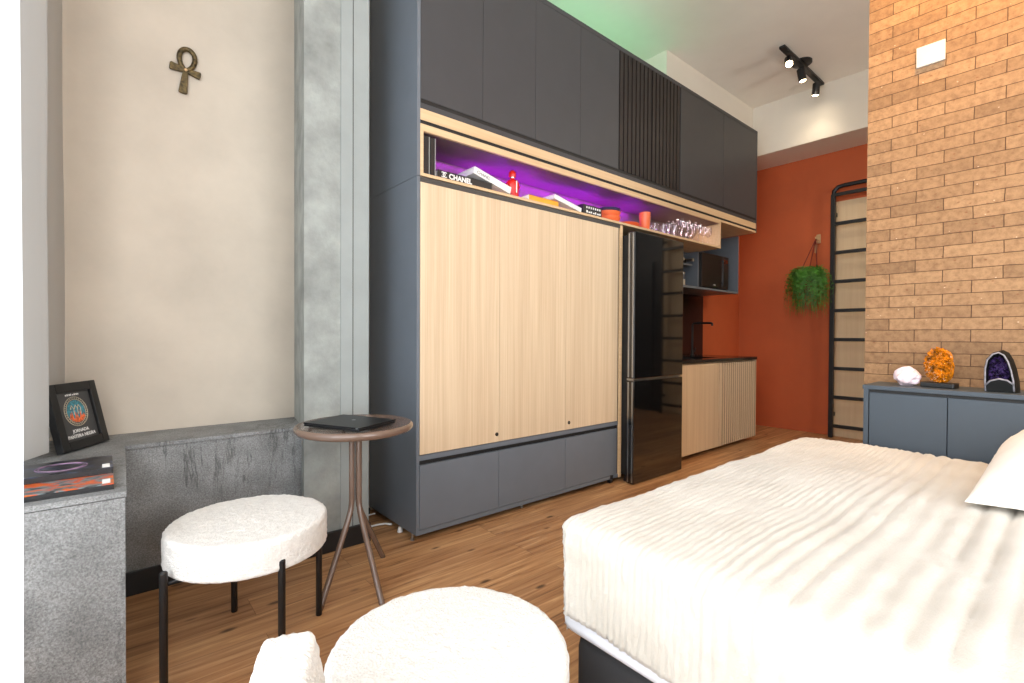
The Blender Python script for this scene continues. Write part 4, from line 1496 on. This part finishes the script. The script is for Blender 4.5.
for q in range(36):
    a = 2 * math.pi * q / 36
    ring.tube([(0.053 * math.cos(a), 0.0118, zc + 0.053 * math.sin(a)), (0.057 * math.cos(a), 0.0118, zc + 0.057 * math.sin(a))], 0.0011, 5)
ring.build('emblem_ring', 'cream', pr)
MX = Matrix(((1, 0, 0, 0), (0, 0, 1, 0), (0, 1, 0, 0), (0, 0, 0, 1)))
disc = MB()
disc.prism([(0.046 * math.cos(2 * math.pi * q / 40), zc + 0.046 * math.sin(2 * math.pi * q / 40)) for q in range(40)], 0.0112, 0.0119, MX)
disc.build('emblem_disc', 'teal', pr)
fl = MB()
rnd = random.Random(5)
for k in range(9):
    x0 = -0.034 + 0.0085 * k
    hb = math.sqrt(max(0, 0.045 ** 2 - x0 ** 2))
    z0 = zc - hb
    h = 0.026 + 0.016 * math.sin(k * 2.3) + 0.012 * (1 - abs(k - 4) / 4)
    fl.prism([(x0 - 0.006, z0), (x0 + 0.006, z0), (x0 + 0.004, z0 + h * 0.5), (x0 + 0.001, z0 + h), (x0 - 0.004, z0 + h * 0.45)], 0.0105, 0.0111, MX)
fl.build('emblem_flames', 'flame', pr)
for sx in (-1, 1):
    pass
fg = MB()
for sx in (-0.014, 0.006, 0.022):
    fg.tube([(sx, 0.0106, zc - 0.012), (sx + 0.003, 0.0106, zc + 0.012), (sx - 0.006, 0.0106, zc + 0.026), (sx - 0.014, 0.0106, zc + 0.010)], 0.0016, 5)
fg.build('emblem_figure', 'cream', pr)
text('lettering', 'JORNADA', 0.0185, 'inkwhite', pr, (0, 0.0115, 0.066), (R(90), 0, 0), 0.0003, 'CENTER', 0.0004)
text('lettering', 'PANTERA NEGRA', 0.0185, 'inkwhite', pr, (0, 0.0115, 0.045), (R(90), 0, 0), 0.0003, 'CENTER', 0.0004)
tk = MB()
for k, (wd, hh) in enumerate(((0.006, 0.006), (0.005, 0.008), (0.007, 0.007), (0.004, 0.008), (0.006, 0.005), (0.005, 0.008), (0.006, 0.007), (0.005, 0.006))):
    tk.box(-0.036 + k * 0.0092, -0.036 + k * 0.0092 + wd, 0.0112, 0.0119, 0.216, 0.216 + hh)
tk.build('small_print', 'inkwhite', pr)

# ================================================================ bronze cross on the plaster wall
t = thing('ankh_ornament', 'aged bronze ankh cross hung on the plaster wall', 'ornament', (0.318, 2.898, 2.40), (0, R(6), 0))
lp = []
for q in range(33):
    a = 2 * math.pi * q / 32 - math.pi / 2
    sx = 0.036 * math.cos(a) * (0.62 + 0.38 * math.sin((a + math.pi / 2) / 2) ** 1.0)
    lp.append((sx, -0.010, 0.054 + 0.052 * math.sin(a)))
MB().tube(lp, 0.0115, 8).build('loop', 'bronze', t, True)
bm2 = MB()


def flare(m, a0, L, w0, w1):
    mm = Matrix.Rotation(-a0, 4, 'Y')
    m.prism([(-w0, 0.004), (w0, 0.004), (w1, L), (w1 * 0.6, L + 0.004), (-w1 * 0.6, L + 0.004), (-w1, L)], 0.001, 0.017, mm @ Matrix(((1, 0, 0, 0), (0, 0, -1, 0), (0, 1, 0, 0), (0, 0, 0, 1))), 0.003)


flare(bm2, R(91), 0.062, 0.011, 0.019)
flare(bm2, R(-92), 0.060, 0.010, 0.018)
flare(bm2, R(180), 0.112, 0.011, 0.019)
bm2.build('arms', 'bronze', t)
MB().blob(0.008, 0.006, 0.008, 2, center=(0, -0.019, 0)).build('boss', 'brass', t, True)

# ================================================================ curtains
def curtain(name, path, z0, z1, mat, label, sub=10):
    P2 = [Vector(p) for p in path]
    P = []
    for i in range(len(P2) - 1):
        p0, p1, p2, p3 = P2[max(0, i - 1)], P2[i], P2[i + 1], P2[min(len(P2) - 1, i + 2)]
        for k in range(sub):
            q = k / sub
            P.append(0.5 * ((2 * p1) + (p2 - p0) * q + (2 * p0 - 5 * p1 + 4 * p2 - p3) * q * q + (3 * p1 - p0 - 3 * p2 + p3) * q ** 3))
    P.append(P2[-1])
    m = MB()
    rows = []
    nz = 24
    for k in range(nz + 1):
        z = z0 + (z1 - z0) * k / nz
        rows.append([m.bm.verts.new((p.x + 0.004 * noise.noise(Vector((p.y * 6, z * 1.3, 1.0))), p.y + 0.006 * noise.noise(Vector((p.y * 3, z * 1.1, 5.0))), z)) for p in P])
    for A, B in zip(rows, rows[1:]):
        for i in range(len(P) - 1):
            m.bm.faces.new((A[i], A[i + 1], B[i + 1], B[i]))
    t = thing(name, label, 'curtain', (P2[0].x, P2[0].y, z0))
    m.o = Vector(t.location)
    m.build('fabric', mat, t, True)
    top = MB(t).tube([(p.x, p.y, z1 + 0.012) for p in P], 0.012, 8).build('heading_tape', mat, t, True)
    return t


curtain('sheer_curtain', [(-0.28, 2.2), (-0.225, 2.29), (-0.19, 2.36), (-0.168, 2.405), (-0.152, 2.45), (-0.20, 2.50), (-0.245, 2.60), (-0.20, 2.73), (-0.15, 2.82), (-0.128, 2.885)], 0.665, 3.66, 'sheer', 'grey sheer curtain gathered in the corner above the ledge')
curtain('sheer_curtain', [(-0.17, 0.80), (-0.13, 0.86), (-0.16, 0.93), (-0.125, 0.99), (-0.145, 1.04), (-0.122, 1.09), (-0.105, 1.175)], 0.012, 3.66, 'sheer_bright', 'bright white sheer curtain hanging to the floor, closest to the camera')
rod = thing('curtain_rail', 'white curtain rail on the ceiling along the window wall', 'rail', (-0.18, 0.0, 3.70))
MB(rod).box(-0.20, -0.10, -2.6, 2.89, 3.686, 3.70).build('track', 'plastic', rod)
MB(rod).box(-0.16, -0.14, -2.6, 2.89, 3.70, 3.73).build('mount', 'plastic', rod)

# ================================================================ cables and socket by the column
cbm = MB()
cbm.tube([(1.10, 2.70, 0.006), (1.14, 2.63, 0.006), (1.20, 2.62, 0.010), (1.245, 2.60, 0.012), (1.26, 2.56, 0.016)], 0.006, 8)
tag(cbm.build('power_cable', 'cable', None, True), 'thick white cable on the floor beside the column', 'cable')
cbm = MB()
cbm.tube([(1.10, 2.82, 0.005), (1.16, 2.78, 0.006), (1.22, 2.79, 0.012), (1.258, 2.77, 0.02)], 0.004, 8)
cbm.tube([(1.15, 2.79, 0.005), (1.19, 2.74, 0.005), (1.18, 2.69, 0.005), (1.15, 2.67, 0.005)], 0.004, 8)
tag(cbm.build('power_cable', 'cable', None, True), 'thin white cable curling behind the column', 'cable')
o = MB().lathe([(0, 0), (0.016, 0), (0.010, 0.028), (0, 0.03)], 14).build('plug', 'cable', None, True, 40)
tag(o, 'white plug lying under the cabinet edge', 'plug', loc=(1.268, 2.47, 0.0))
t = thing('wall_socket', 'narrow white socket on the side of the column below the table top', 'socket', (1.085, 2.52, 0.47))
MB().box(0.0, 0.010, -0.03, 0.03, -0.055, 0.055, 0.003).build('plate', 'plastic', t)
MB().box(0.010, 0.016, -0.015, 0.015, -0.03, 0.03, 0.002).build('insert', 'plastic', t)
t = thing('power_box', 'black power strip on the floor behind the column', 'power strip', (1.19, 2.83, 0.0))
MB().box(-0.05, 0.05, -0.03, 0.03, 0, 0.05, 0.006).build('case', 'black', t)
MB().box(-0.03, -0.015, -0.012, 0.012, 0.05, 0.056, 0.002).box(0.01, 0.025, -0.012, 0.012, 0.05, 0.056, 0.002).build('switch', 'skirting', t)
